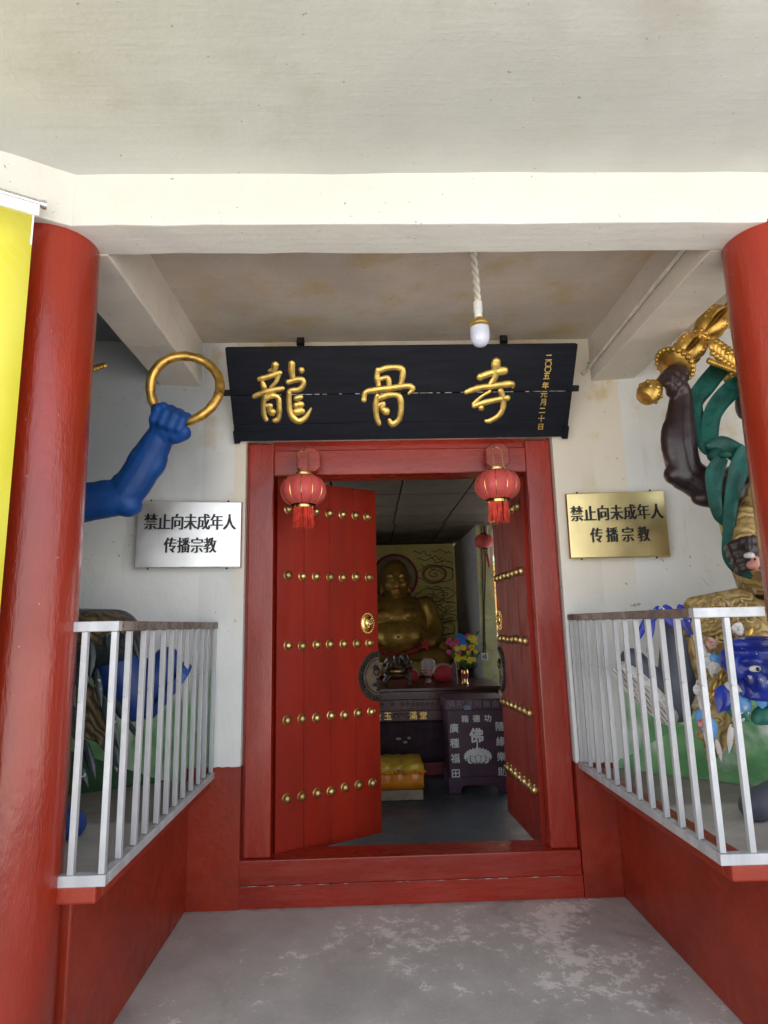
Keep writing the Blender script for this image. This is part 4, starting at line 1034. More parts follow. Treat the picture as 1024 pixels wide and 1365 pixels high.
for (p0, p1, w_) in (((1.368, -0.760, 1.591), (1.261, -0.780, 1.414), 0.024), ((1.382, -0.760, 1.580), (1.316, -0.780, 1.378), 0.022), ((1.414, -0.760, 1.605), (1.353, -0.780, 1.526), 0.030), ((1.434, -0.760, 1.612), (1.484, -0.780, 1.480), 0.045), ((1.509, -0.760, 1.614), (1.553, -0.780, 1.432), 0.040), ((1.568, -0.760, 1.576), (1.582, -0.780, 1.371), 0.035), ((1.590, -0.760, 1.503), (1.622, -0.780, 1.395), 0.030), ((1.599, -0.760, 1.420), (1.550, -0.780, 1.309), 0.020)):
    m.petal(p0, p1, w_ * 0.75, 0.008)
m.build('knee_frill', M['blue_cloth'], gs, smooth=True)
for (p0, p1, w_) in (((1.526, -0.840, 1.127), (1.491, -0.840, 1.071), 0.020), ((1.529, -0.840, 1.093), (1.577, -0.840, 0.992), 0.040), ((1.597, -0.840, 1.374), (1.641, -0.840, 1.318), 0.025)):
    m = MB(); m.petal(p0, p1, w_, 0.012); m.build('pale_blue_trim', M['sky_cloth'], gs, smooth=True)
# raised scrolls and painted rosettes on the gold robe
sp = [((1.599, -0.800, 1.607), .030), ((1.661, -0.840, 1.604), .036), ((1.747, -0.860, 1.595), .036), ((1.595, -0.860, 1.535), .030), ((1.680, -0.880, 1.533), .038), ((1.782, -0.880, 1.537), .034), ((1.746, -0.860, 1.447), .034), ((1.646, -0.860, 1.450), .028), ((1.697, -0.830, 1.343), .034), ((1.632, -0.830, 1.259), .030), ((1.719, -0.830, 1.233), .032), ((1.649, -0.830, 1.156), .034), ((1.591, -0.830, 1.067), .028), ((1.674, -0.830, 1.078), .030), ((1.794, -0.830, 1.341), .034)]
for i, (p, r_) in enumerate(sp):
    p = V(p); sg = 1 if i % 2 else -1; pts = []
    for k in range(22):
        t = k / 21; a = sg * (t * 8.5 + i * 1.3); q = r_ * (1.15 - t)
        pts.append(p + V((q * math.cos(a), -0.004 - 0.012 * t, q * 0.9 * math.sin(a))))
    e_ = pts[0] + V((sg * r_ * 0.9, 0.012, -r_ * 1.2)); MB().tube([e_, (e_ + pts[0]) / 2 + V((0.006, -0.006, 0))] + pts, 0.0065, 6).build('gilt_scroll', M['robe_gold'], gs, smooth=True)
for i, p in enumerate([(1.592, -0.860, 1.423), (1.564, -0.840, 1.333), (1.703, -0.900, 1.491), (1.519, -0.840, 1.070), (1.535, -0.840, 1.150), (1.599, -0.850, 1.312), (1.543, -0.840, 1.036), (1.519, -0.830, 1.210)]):
    p = V(p); m = MB()
    for k in range(6): m.petal(p, p + V((random.uniform(0.022, 0.036) * math.cos(k * 1.05 + i), -0.008, random.uniform(0.022, 0.036) * math.sin(k * 1.05 + i))), 0.020, 0.006)
    m.ell(p + V((0, -0.010, 0)), 0.010, 8, 6); m.build('painted_rosette', M['white_flake' if i % 3 else 'pink_flake'], gs, smooth=True)
for k in range(7):
    p = V((1.761, -0.900, 1.475)).lerp(V((1.565, -0.860, 1.195)), k / 6); m = MB(); m.petal(p + V((0.018, 0, 0.02)), p + V((-0.03, -0.008, -0.03)), 0.016, 0.007); m.build('gilt_band_leaf', M['gold'], gs, smooth=True)
# lion-face knee guard
lg = V((1.693, -1.020, 1.312))
m = MB(); m.ell(lg, (0.13, 0.09, 0.125), 18, 12); m.ell(lg + V((0, -0.07, 0.0)), (0.05, 0.05, 0.05)); m.ell(lg + V((0, -0.075, -0.07)), (0.10, 0.04, 0.022)); m.ell(lg + V((0, -0.07, -0.105)), (0.10, 0.045, 0.025))
for sx in (-1, 1):
    m.ell(lg + V((sx * 0.062, -0.072, 0.045)), (0.050, 0.03, 0.016)); m.ell(lg + V((sx * 0.06, -0.085, -0.035)), (0.045, 0.03, 0.04)); m.ell(lg + V((sx * 0.125, 0, 0.05)), (0.025, 0.04, 0.05))
m.ell(lg + V((0, -0.02, 0.115)), (0.13, 0.08, 0.035))
face = m.build('lion_knee_guard', M['blue_cloth'], gs, remesh=0.009, sm=3)
for sx in (-1, 1):
    MB().ell(lg + V((sx * 0.058, -0.088, 0.012)), (0.026, 0.016, 0.015), 12, 8).build('eye', M['eye_white'], face, smooth=True)
    MB().ell(lg + V((sx * 0.055, -0.103, 0.012)), (0.009, 0.005, 0.009), 8, 6).build('pupil', M['black'], face, smooth=True)
for mname, pl in (('blue_cloth', (((1.534, -1.060, 1.249), (1.457, -1.105, 1.147), 0.045), ((1.634, -1.060, 1.256), (1.569, -1.105, 1.212), 0.050), ((1.687, -1.060, 1.277), (1.691, -1.105, 1.157), 0.060))), ('sky_cloth', (((1.583, -1.060, 1.238), (1.540, -1.105, 1.115), 0.055), ((1.674, -1.060, 1.255), (1.646, -1.105, 1.158), 0.050))), ('green_cloth', (((1.533, -1.060, 1.186), (1.588, -1.105, 1.108), 0.045), ((1.637, -1.060, 1.152), (1.683, -1.105, 1.096), 0.050))), ('white_flake', (((1.519, -1.060, 1.259), (1.571, -1.105, 1.231), 0.025), ((1.590, -1.060, 1.169), (1.555, -1.105, 1.108), 0.030)))):
    for p0, p1, w_ in pl: MB().petal(p0, p1, w_, 0.02).build('knee_collar', M[mname], gs, smooth=True)
# scarf
ribbon(gs, 'scarf', [(1.935, -0.660, 2.896), (1.794, -0.720, 2.757), (1.716, -0.740, 2.654), (1.721, -0.760, 2.515), (1.736, -0.780, 2.396), (1.740, -0.800, 2.359)], [0.05, 0.052, 0.045, 0.05, 0.038, 0.02], M['teal_scarf'])
ribbon(gs, 'scarf', [(2.086, -0.680, 2.811), (1.921, -0.740, 2.726), (1.791, -0.780, 2.597), (1.748, -0.800, 2.462), (1.735, -0.820, 2.377)], [0.05, 0.052, 0.048, 0.045, 0.028], M['teal_scarf'])
ribbon(gs, 'scarf', [(1.699, -0.840, 2.364), (1.772, -0.840, 2.394), (1.854, -0.840, 2.350), (1.950, -0.840, 2.290)], [0.035, 0.05, 0.055, 0.06], M['teal_scarf'])
ribbon(gs, 'scarf', [(1.740, -0.880, 2.321), (1.687, -0.890, 2.236), (1.683, -0.880, 2.125), (1.709, -0.860, 2.032), (1.766, -0.840, 1.982)], [0.03, 0.048, 0.036, 0.028, 0.01], M['teal_scarf'])
ribbon(gs, 'scarf', [(1.874, -0.880, 2.365), (1.813, -0.890, 2.260), (1.761, -0.890, 2.111), (1.723, -0.900, 1.944), (1.700, -0.910, 1.835), (1.729, -0.910, 1.773), (1.797, -0.900, 1.748)], [0.045, 0.052, 0.035, 0.030, 0.028, 0.026, 0.03], M['teal_scarf'])
m = MB(); m.ell((1.727, -0.860, 2.339), (0.045, 0.035, 0.04)); m.ell((1.751, -0.890, 2.334), (0.035, 0.02, 0.02)); m.build('scarf_knot', M['teal_scarf'], gs, smooth=True)
m = MB(); cap(m, ((2.12, -0.72, 2.05), 0.30), ((2.12, -0.72, 1.80), 0.27)); m.ell((2.12, -0.9, 2.05), (0.16, 0.10, 0.16)); m.build('breastplate', M['robe_gold'], gs, remesh=0.016)
m = MB(); cap(m, ((1.834, -0.860, 2.022), 0.06), ((1.761, -0.930, 1.895), 0.05)); m.build('sleeve', M['robe_gold'], gs, smooth=True)
o = thing('pink_animal_figure', 'small pink and white animal head gripped in the statue hand by the right column', 'figurine', (1.734, -1.020, 1.780))
m = MB(); c = V((1.738, -1.020, 1.787)); m.ell(c, (0.035, 0.04, 0.04)); m.ell(c + V((-0.02, -0.03, -0.012)), (0.022, 0.03, 0.02)); m.ell(c + V((0.0, 0, 0.036)), (0.010, 0.008, 0.018)); m.ell(c + V((0.05, 0.02, -0.01)), (0.05, 0.03, 0.03))
m.build('head', M['flesh'], o, smooth=True); MB().ell(c + V((-0.018, -0.012, 0.03)), (0.024, 0.026, 0.018)).build('white_brow', M['white_flake'], o, smooth=True)
for sx in (-1, 1): MB().ell(c + V((-0.02 + sx * 0.012, -0.035, 0.012)), 0.006, 8, 6).build('eye', M['black'], o, smooth=True)
# gold club
gv = thing('gold_club', 'gilt ornamented club held over the shoulder of the maroon statue', 'club', tuple(fc))
end = V((1.473, -0.760, 2.712)); ax = (V((1.963, -0.660, 3.196)) - end).normalized(); L = 1.25
rot = ax.to_track_quat('Z', 'Y').to_matrix()
MB().tube([end, end + ax * L], 0.022, 10).build('shaft', M['gold'], gv, smooth=True)
m = MB(); m.lathe([(0.004, -0.062), (0.045, -0.052), (0.062, -0.02), (0.064, 0.01), (0.05, 0.035), (0.046, 0.05), (0.026, 0.058)], end, 22, rot)
for k in range(12):
    a = 2 * math.pi * k / 12
    m.ell(end + rot @ V((0.058 * math.cos(a), 0.058 * math.sin(a), 0.012 * (-1) ** k)), (0.012, 0.012, 0.014), 8, 6)
m.build('pommel', M['gold'], gv, smooth=True)
u_ = (V((1.666, -0.720, 2.881)) - end).dot(ax)
m = MB(); m.lathe([(0.020, u_ - 0.05), (0.088, u_ - 0.034), (0.100, u_ - 0.02), (0.098, u_), (0.078, u_ + 0.024), (0.045, u_ + 0.05), (0.03, u_ + 0.06)], end, 26, rot)
for k in range(22):
    a = 2 * math.pi * k / 22
    m.ell(end + rot @ V((0.100 * math.cos(a), 0.100 * math.sin(a), u_ - 0.02)), 0.0155, 8, 6)
    m.ell(end + rot @ V((0.080 * math.cos(a + .1), 0.080 * math.sin(a + .1), u_ + 0.014)), 0.010, 8, 6)
m.build('bell_guard', M['gold'], gv, smooth=True)
def club_leaf(z0, z1, name):
    for q in range(4):
        m = MB(); a = math.pi / 2 * q + 0.5
        rad = V((math.cos(a), math.sin(a), 0))
        path = [end + rot @ (rad * r_ + V((0, 0, z0 + (z1 - z0) * t))) for t, r_ in ((0, 0.018), (0.2, 0.05), (0.45, 0.068), (0.75, 0.05), (1, 0.016))]
        m.tube(smoothline(path, 4), lerpr([0.018, 0.034, 0.042, 0.034, 0.014], 4), 10, flat=0.55, up=rot @ rad)
        for i, t in enumerate((0.3, 0.42, 0.54, 0.66)):
            m.ell(end + rot @ (rad * (0.074 + 0.01 * (1.5 - abs(i - 1.5))) + V((0, 0, z0 + (z1 - z0) * t))), 0.013, 8, 6)
        m.build(name, M['gold'], gv, smooth=True)
k_ = (V((1.820, -0.700, 3.057)) - end).dot(ax)
club_leaf(u_ + 0.03, k_ - 0.01, 'leaf_prong'); club_leaf(k_ + 0.01, k_ + 0.26, 'leaf_prong')
m = MB(); m.ell(end + ax * k_, (0.042, 0.042, 0.042), 14, 10)
for k in range(8): m.ell(end + rot @ V((0.042 * math.cos(k * .785), 0.042 * math.sin(k * .785), k_)), 0.015, 8, 6)
m.build('knot', M['gold'], gv, smooth=True)

# left-hand statue: blue skin, gold ring, blue boots
gl = thing('guardian_statue', 'blue skinned guardian statue raising a gold ring, mostly behind the left column', 'statue', (-1.75, -0.72, 0.69))
m = MB()
cap(m, ((-1.78, -0.70, 1.45), 0.23), ((-1.78, -0.70, 1.75), 0.22), ((-1.78, -0.70, 2.08), 0.27)); m.ell((-1.78, -0.70, 2.2), (0.34, 0.19, 0.15)); cap(m, ((-1.78, -0.70, 2.28), 0.12), ((-1.78, -0.74, 2.46), 0.10))
head_on(m, (-1.78, -0.78, 2.64), 1.0, 0.3)
cap(m, ((-2.00, -0.70, 2.22), 0.125), ((-1.596, -0.720, 2.178), 0.115), ((-1.392, -0.720, 2.190), 0.098), ((-1.243, -0.720, 2.203), 0.084))
cap(m, ((-1.240, -0.720, 2.207), 0.082), ((-1.198, -0.720, 2.276), 0.090), ((-1.136, -0.720, 2.392), 0.088), ((-1.073, -0.720, 2.523), 0.070), ((-1.048, -0.720, 2.562), 0.064))
rc = V((-0.943, -0.760, 2.765)); Rr = 0.178
fa = V((-1.006, -0.760, 2.613)); rad = (fa - rc).normalized()
fc = rc + rad * Rr; tang = V((rad.z, 0, -rad.x)).normalized()
if tang.x < 0: tang = -tang
m.ell((-1.170, -0.730, 2.402), (0.055, 0.06, 0.11), 14, 9, Matrix.Rotation(0.5, 3, 'Y')); m.ell((-1.096, -0.720, 2.364), (0.05, 0.06, 0.10), 14, 9, Matrix.Rotation(0.5, 3, 'Y')); m.ell((-1.222, -0.720, 2.164), (0.075, 0.07, 0.058)); m.ell((-1.323, -0.740, 2.246), (0.085, 0.06, 0.048)); m.ell((-1.255, -0.750, 2.289), (0.04, 0.035, 0.035))
cap(m, ((-1.048, -0.720, 2.562), 0.064), (tuple(fc + V((-0.035, 0.02, -0.055))), 0.066))
fist(m, fc + tang * 0.012, tang, (-0.25, 0.25, -0.9), (-0.1, -1, -0.1), 1.30, 0.027, False)
m.chain([fc + V((0.03, 0.0, -0.085)), fc + tang * 0.055 + V((0.02, -0.01, -0.055)), fc + tang * 0.07 + V((0.015, -0.02, -0.045))], [0.045, 0.04, 0.03], 12)
m.chain([fc - tang * 0.05 + V((-0.02, 0.0, -0.03)), fc - tang * 0.055 + V((-0.015, -0.02, 0.03)), fc - tang * 0.02 + V((0, -0.055, 0.045))], [0.035, 0.03, 0.022], 12)
cap(m, ((-2.10, -0.70, 2.18), 0.12), ((-2.32, -0.78, 1.88), 0.095), ((-2.12, -0.98, 1.72), 0.085), ((-1.95, -1.05, 1.74), 0.058))
fist(m, (-1.88, -1.06, 1.75), (0, 0, 1), (-1, 0.2, 0), (0.2, -1, 0), 1.15, 0.024)
m.build('body', M['blue_skin'], gl, remesh=0.0085, sm=3)
face_marks(gl, (-1.78, -0.78, 2.64), 1.0, 0.3); crown(gl, (-1.78, -0.74, 2.78), 1.0, M['gold'])
m = MB()
for k in range(7):
    q = V((-1.446, -0.800, 2.845)).lerp(V((-1.350, -0.800, 2.880)), k / 6); m.ell(q, (0.02, 0.012, 0.016), 8, 6)
m.tube([(-1.650, -0.780, 2.820), (-1.446, -0.800, 2.845), (-1.346, -0.800, 2.880)], 0.009, 8); m.build('crown_wing', M['gold'], gl, smooth=True)
boot(gl, (-1.326, -0.550, 1.444), (-1.201, -0.550, 1.205), (-1.015, -0.550, 1.437), 0.14, 0.098, M['boot_blue'], M['boot_blue'], (0.72, 0.35, -0.6), 'blue boot kicked up behind the left railing', 0.10)
boot(gl, (-1.62, -0.86, 1.28), (-1.52, -0.94, 0.84), (-1.231, -0.980, 0.730), 0.135, 0.085, M['boot_blue'], M['white_flake'], (0, 0, -1), 'blue boot planted on the niche floor')
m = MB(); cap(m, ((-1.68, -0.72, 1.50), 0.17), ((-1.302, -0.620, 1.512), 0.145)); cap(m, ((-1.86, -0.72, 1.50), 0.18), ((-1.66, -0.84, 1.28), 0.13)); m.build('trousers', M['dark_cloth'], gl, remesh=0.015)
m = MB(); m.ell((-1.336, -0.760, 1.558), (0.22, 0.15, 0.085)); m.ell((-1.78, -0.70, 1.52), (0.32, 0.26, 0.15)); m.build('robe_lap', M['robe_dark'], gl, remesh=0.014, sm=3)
tattered(gl, 'robe_tail', [(-1.383, -0.820, 1.348), (-1.257, -0.820, 1.244), (-1.196, -0.820, 1.062), (-1.184, -0.820, 0.974), (-1.226, -0.820, 0.997), (-1.269, -0.820, 1.047), (-1.324, -0.820, 1.065), (-1.370, -0.820, 1.148)], 0.05, M['robe_dark'])
m = MB()
for (p0, p1, w_) in (((-1.369, -0.860, 1.418), (-1.325, -0.880, 1.285), 0.050), ((-1.314, -0.860, 1.518), (-1.287, -0.880, 1.334), 0.050), ((-1.272, -0.860, 1.382), (-1.226, -0.880, 1.202), 0.030), ((-1.241, -0.860, 1.265), (-1.136, -0.880, 1.023), 0.045), ((-1.180, -0.860, 1.068), (-1.123, -0.880, 0.896), 0.035), ((-1.307, -0.860, 1.071), (-1.235, -0.880, 0.899), 0.035), ((-1.224, -0.860, 1.550), (-1.193, -0.880, 1.448), 0.060), ((-1.154, -0.860, 1.531), (-1.132, -0.880, 1.453), 0.050), ((-1.119, -0.860, 1.530), (-1.069, -0.880, 1.412), 0.030), ((-1.190, -0.860, 1.247), (-1.092, -0.880, 1.133), 0.030), ((-1.117, -0.860, 1.147), (-1.056, -0.880, 1.068), 0.020), ((-1.373, -0.860, 1.219), (-1.330, -0.880, 1.060), 0.050), ((-1.348, -0.860, 0.993), (-1.265, -0.880, 0.869), 0.040)):
    m.petal(p0, p1, w_ * 0.6, 0.010)
m.build('armour_frill', M['dark_cloth'], gl, smooth=True)
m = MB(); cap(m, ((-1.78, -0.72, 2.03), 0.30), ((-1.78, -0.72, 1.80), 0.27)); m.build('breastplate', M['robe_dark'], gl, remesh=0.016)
m = MB(); pts = [rc + V((Rr * math.cos(t), 0.02 * math.sin(t * 2), Rr * math.sin(t))) for t in [2 * math.pi * k / 56 for k in range(56)]]
m.tube(pts, [0.0245 + 0.0015 * math.sin(k * 1.9) for k in range(56)], 12, closed=True, up=(0, 1, 0))
o = m.build('gold_ring', M['gold'], smooth=True); tag(o, 'thick gold ring held up in the blue fist', 'ring', kind='thing')

# ------------------------------------------------------------------ the hall inside
b = MB(); b.box(-2.5, -2.3, 0.28, 3.0, 0, 2.86); b.box(-2.5, -2.3, 3.0, 4.5, 2.4, 2.86); b.box(-2.5, -2.3, 3.0, 4.5, 0, 0.95); b.box(-2.5, -2.3, 4.5, 4.9, 0, 2.86); o = b.build('hall_wall', M['grey_paint']); tag(o, 'plain grey side wall of the hall, behind the left door leaf', 'wall', kind='thing')  # window gaps in both side walls are added to brighten the hall
b = MB(); b.box(2.95, 3.1, 0.28, 3.0, 0, 2.86); b.box(2.95, 3.1, 3.0, 4.5, 2.4, 2.86); b.box(2.95, 3.1, 3.0, 4.5, 0, 0.95); b.box(2.95, 3.1, 4.5, 4.9, 0, 2.86); o = b.build('hall_wall', M['grey_paint']); tag(o, 'plain grey side wall of the hall, behind the right door leaf', 'wall', kind='thing')
nw = thing('niche_wall', 'grey side wall of the altar niche with stained yellow end face and switch', 'wall', (1.5, 5.2, 0))
MB().box(1.40, 1.60, 4.212, 6.36, 0, 2.80).build('wall_body', M['grey_paint'], nw, bevel=0.004)
MB().box(1.398, 1.602, 4.20, 4.212, 0, 2.80).build('end_face', M['pillar_yellow'], nw)
MB().box(1.603, 2.95, 4.72, 4.9, 2.45, 2.86).build('lintel', M['pale_render'], nw)
sw = MB().box(1.428 - 0.042, 1.428 + 0.042, 4.178, 4.199, 1.066, 1.158).build('switch_plate', M['white_plastic'], nw, bevel=0.003)
m = MB(); m.box(1.405, 1.425, 4.172, 4.178, 1.095, 1.13); m.box(1.433, 1.45, 4.172, 4.178, 1.08, 1.145); m.build('switch_key', M['slate_blue'], sw)
for dx in (-0.012, 0.014):
    m = MB(); m.tube(smoothline([(1.43 + dx, 4.194, 1.158), (1.45 + dx * 0.6, 4.194, 1.7), (1.475 + dx * 1.5, 4.194, 2.2), (1.49 + dx * 1.5, 4.194, 2.79)], 4), 0.006, 5); m.build('cable', M['iron'], nw)
m = MB(); m.tube([(1.545, 4.192, 2.3), (1.548, 4.192, 2.79)], 0.012, 8); m.build('cable', M['conduit'], nw)

MB().box(-0.86, -0.66, 4.30, 6.36, 0, 2.80).build('niche_cheek', M['grey_paint'], nw, bevel=0.004)  # left bay beyond this cheek stays open, an added opening for light
mw = thing('mural_wall', 'yellow back wall painted with swirling cloud outlines behind the gold statue', 'wall', (0.3, 6.4, 0))
MB().box(-0.86, 1.40, 6.36, 6.55, 0, 2.86).build('wall_body', M['mural'], mw)
YW = 6.357
def flat_line(m, pts, w):
    p = [V((x, YW, z)) for x, z in pts]
    for i in range(len(p) - 1):
        d = p[i + 1] - p[i]
        if d.length < 1e-5: continue
        n_ = V((-d.z, 0, d.x)).normalized() * w; e_ = d.normalized() * w * 0.6
        m.add([p[i] - n_ - e_, p[i + 1] - n_ + e_, p[i + 1] + n_ + e_, p[i] + n_ - e_], [(0, 1, 2, 3)])
def cloud(m, x, z, s, w=0.006, fl=1):
    pts = []
    for k in range(61):
        a = 2 * math.pi * k / 60; r_ = s * (1 + 0.16 * abs(math.sin(2.5 * a)))
        pts.append((x + fl * r_ * 1.25 * math.cos(a), z + 0.62 * r_ * math.sin(a)))
    flat_line(m, pts, w)
    pts = []
    for k in range(30):
        t = k / 29; a = t * 4.2 * math.pi * 0.6; r_ = s * 0.6 * (1 - t * 0.85)
        pts.append((x + fl * r_ * 1.2 * math.cos(a), z - 0.02 + 0.6 * r_ * math.sin(a)))
    flat_line(m, pts, w)
def wisp(m, x, z, L, w=0.005):
    pts = [(x + L * k / 14, z + 0.02 * math.sin(k * 0.9 + x * 9) - (0.04 if k > 9 else 0)) for k in range(15)]
    flat_line(m, pts, w)
m = MB(); random.seed(3)
for (x, z, s, fl) in ((0.98, 1.98, 0.17, 1), (1.20, 2.02, 0.13, -1), (1.27, 1.80, 0.12, 1), (1.02, 1.74, 0.15, -1), (1.14, 1.45, 0.16, 1), (1.26, 1.28, 0.13, -1), (1.0, 1.30, 0.12, 1), (1.22, 1.05, 0.14, 1), (1.02, 1.02, 0.15, -1), (1.28, 1.62, 0.09, 1), (0.86, 1.5, 0.12, 1), (0.84, 1.2, 0.1, -1)): cloud(m, x, z, s, 0.0050, fl)
for (x, z, L) in ((0.72, 2.70, .3), (1.05, 2.72, .3), (1.0, 2.62, .2), (0.78, 2.58, .42), (1.18, 2.55, .2), (0.84, 2.47, .25), (1.12, 2.46, .25), (0.9, 2.12, .4), (1.05, 1.90, .3), (0.8, 1.83, .3), (1.1, 1.60, .26), (0.95, 1.58, .3), (1.1, 1.18, .26)): wisp(m, x, z, L, 0.0055)
for k in range(16):
    x, z = random.uniform(-0.55, -0.15), random.uniform(0.9, 2.7)
    (cloud(m, x, z, random.uniform(0.08, 0.17), 0.006, random.choice((-1, 1))) if k % 2 else wisp(m, x, z, random.uniform(0.2, 0.4)))
m.build('cloud_lines', M['mural_ink'], mw)
def disc(m, x, z, r0, r1, y, sx=1.0):
    n_ = 56; vs = []
    for k in range(n_):
        a = 2 * math.pi * k / n_
        vs += [(x + sx * r0 * math.cos(a), y, z + r0 * math.sin(a)), (x + sx * r1 * math.cos(a), y, z + r1 * math.sin(a))]
    m.add(vs, [(2 * k, 2 * k + 1, (2 * k + 3) % (2 * n_), (2 * k + 2) % (2 * n_)) for k in range(n_)]); return m
disc(MB(), 0.405, 2.30, 0.0, 0.345, 6.353).build('halo_field', M['mural_pale'], mw)
disc(MB(), 0.405, 2.30, 0.34, 0.385, 6.350).build('halo_ring', M['mural_red'], mw)
disc(MB(), 1.06, 2.335, 0.11, 0.145, 6.352, 1.45).build('orange_cloud', M['mural_orange'], mw)
m = MB(); YW = 6.3515; flat_line(m, [(1.06 + 1.3 * 0.10 * (1 - t) * math.cos(t * 9), 2.335 + 0.085 * (1 - t) * math.sin(t * 9)) for t in [k / 30 for k in range(29)]], 0.008); m.build('orange_swirl', M['mural_orange'], mw)
m = MB(); flat_line(m, [(1.08 + 1.25 * 0.215 * (1 + 0.16 * abs(math.sin(2.5 * a))) * math.cos(a), 2.335 + 0.62 * 0.215 * (1 + 0.16 * abs(math.sin(2.5 * a))) * math.sin(a)) for a in [2 * math.pi * k / 60 for k in range(61)]], 0.006); m.build('orange_cloud_outline', M['mural_ink'], mw)

rc_ = thing('hall_ceiling', 'dark boarded ceiling of the hall with square panels', 'ceiling', (0.3, 3.4, 2.8), kind='structure')
m = MB(); m.box(-2.45, 3.05, 0.28, 4.9, 2.832, 2.90); m.box(-0.86, 1.6, 4.9, 6.5, 2.832, 2.90); m.build('ceiling_slab', M['dark_void'], rc_)
pm = None
for i in range(8):
    for j in range(10):
        x = -2.27 + 0.646 * i + (0.0 if j < 6 else 0.03); y = 0.30 + 0.62 * j
        if y + 0.6 > 6.4 or x + 0.63 > 2.95 or ((x > 1.5 or x < -1.0) and y > 4.1): continue
        if pm is None:
            pm = MB().box(0, 0.628, 0, 0.604, 0, 0.02).build('ceiling_panel', M['panel'], rc_, bevel=0.004, local=True); o = pm
        else: o = pm.copy(); col.objects.link(o)
        o.location = (x - 0.3, y - 3.4, random.uniform(-0.002, 0.002))

# gold seated statue
bd = thing('buddha_statue', 'large gilded laughing statue seated bare-bellied behind the altar', 'statue', (0.36, 5.1, 0.75))
bx, by = 0.36, 5.05
m = MB()
m.ell((bx, by, 1.55), (0.46, 0.36, 0.42), 22, 14)                    # chest
m.ell((bx, by - 0.10, 1.36), (0.44, 0.38, 0.30), 22, 14)              # belly
m.ell((bx - 0.15, by - 0.24, 1.66), (0.17, 0.12, 0.10)); m.ell((bx + 0.15, by - 0.24, 1.66), (0.17, 0.12, 0.10))
m.ell((bx, by + 0.03, 1.82), (0.42, 0.24, 0.13)); cap(m, ((bx, by, 1.85), 0.16), ((bx, by - 0.03, 2.0), 0.15))
m.ell((bx, by - 0.02, 2.20), (0.205, 0.22, 0.255), 20, 14); m.ell((bx, by - 0.08, 2.07), (0.185, 0.16, 0.14)); m.ell((bx, by - 0.18, 1.975), (0.085, 0.07, 0.05))
m.ell((bx, by - 0.235, 2.13), (0.032, 0.04, 0.055)); m.ell((bx, by - 0.255, 2.105), (0.050, 0.032, 0.026))
for sx in (-1, 1):
    m.ell((bx + sx * 0.085, by - 0.205, 2.185), (0.055, 0.03, 0.022)); m.ell((bx + sx * 0.08, by - 0.215, 2.225), (0.066, 0.025, 0.014)); m.ell((bx + sx * 0.11, by - 0.18, 2.09), (0.062, 0.055, 0.055))
    m.ell((bx + sx * 0.205, by, 2.14), (0.03, 0.06, 0.11)); m.ell((bx + sx * 0.205, by - 0.02, 2.0), (0.028, 0.04, 0.05))
    m.ell((bx + sx * 0.16, by - 0.345, 1.635), 0.018, 8, 6)
m.ell((bx, by - 0.235, 2.045), (0.085, 0.03, 0.018)); m.ell((bx, by - 0.23, 2.01), (0.065, 0.03, 0.018))
for sx in (-1, 1):
    cap(m, ((bx + sx * 0.42, by, 1.78), 0.15), ((bx + sx * 0.52, by - 0.06, 1.50), 0.13), ((bx + sx * 0.52, by - 0.22, 1.34), 0.10), ((bx + sx * 0.44, by - 0.36, 1.33), 0.07))
    hx, hy, hz = bx + sx * 0.42, by - 0.42, 1.30
    m.ell((hx, hy, hz), (0.065, 0.04, 0.06))
    for k in range(4):
        q = V((hx + sx * (-0.045 + 0.033 * k), hy - 0.035, hz + 0.03)); m.chain([q, q + V((0, -0.025, -0.045)), q + V((0, -0.005, -0.09))], [0.021, 0.02, 0.016], 8)
    m.chain([(hx - sx * 0.06, hy, hz + 0.02), (hx - sx * 0.09, hy - 0.02, hz - 0.01), (hx - sx * 0.10, hy - 0.03, hz - 0.045)], [0.023, 0.02, 0.016], 8)
m.build('body', M['buddha_gold'], bd, remesh=0.017, sm=3)
m = MB()
for sx in (-1, 1):
    cap(m, ((bx + sx * 0.15, by - 0.05, 1.06), 0.20), ((bx + sx * 0.50, by - 0.20, 1.06), 0.17), ((bx + sx * 0.62, by - 0.15, 0.98), 0.13)); cap(m, ((bx + sx * 0.58, by - 0.25, 0.98), 0.12), ((bx + sx * 0.1, by - 0.42, 0.95), 0.11))
    cap(m, ((bx + sx * 0.54, by + 0.05, 1.45), 0.08), ((bx + sx * 0.64, by - 0.02, 1.15), 0.09), ((bx + sx * 0.72, by - 0.05, 0.92), 0.10))
    for k in range(4):
        m.tube(smoothline([(bx + sx * 0.05, by - 0.43 - 0.005 * k, 1.10 - 0.05 * k), (bx + sx * 0.25, by - 0.46, 1.03 - 0.05 * k), (bx + sx * 0.50, by - 0.40, 1.06 - 0.06 * k)], 4), 0.022, 8)
m.ell((bx, by, 0.98), (0.6, 0.4, 0.16))
m.build('robe', M['buddha_gold'], bd, remesh=0.017, sm=3)
m = MB(); pts = smoothline([(bx + 0.52 * math.sin(a), by - 0.06 - 0.44 * math.cos(a), 1.145 + 0.20 * abs(math.sin(a)) ** 1.6) for a in [-1.45 + 2.9 * k / 12 for k in range(13)]], 3)
m.tube(pts, 0.038, 8, flat=0.5, up=(0, 0, 1)); m.build('red_sash', M['mural_red'], bd, smooth=True)
for sx in (-1, 1):
    m = MB(); m.tube([(bx + sx * 0.52 + 0.125 * math.cos(a), by - 0.06 + 0.135 * math.sin(a), 1.47 + 0.02 * math.sin(a)) for a in [2 * math.pi * k / 20 for k in range(20)]], 0.016, 6, closed=True); m.build('sleeve_hem', M['mural_red'], bd, smooth=True)
m = MB(); c = V((bx + 0.36, by - 0.48, 1.27))
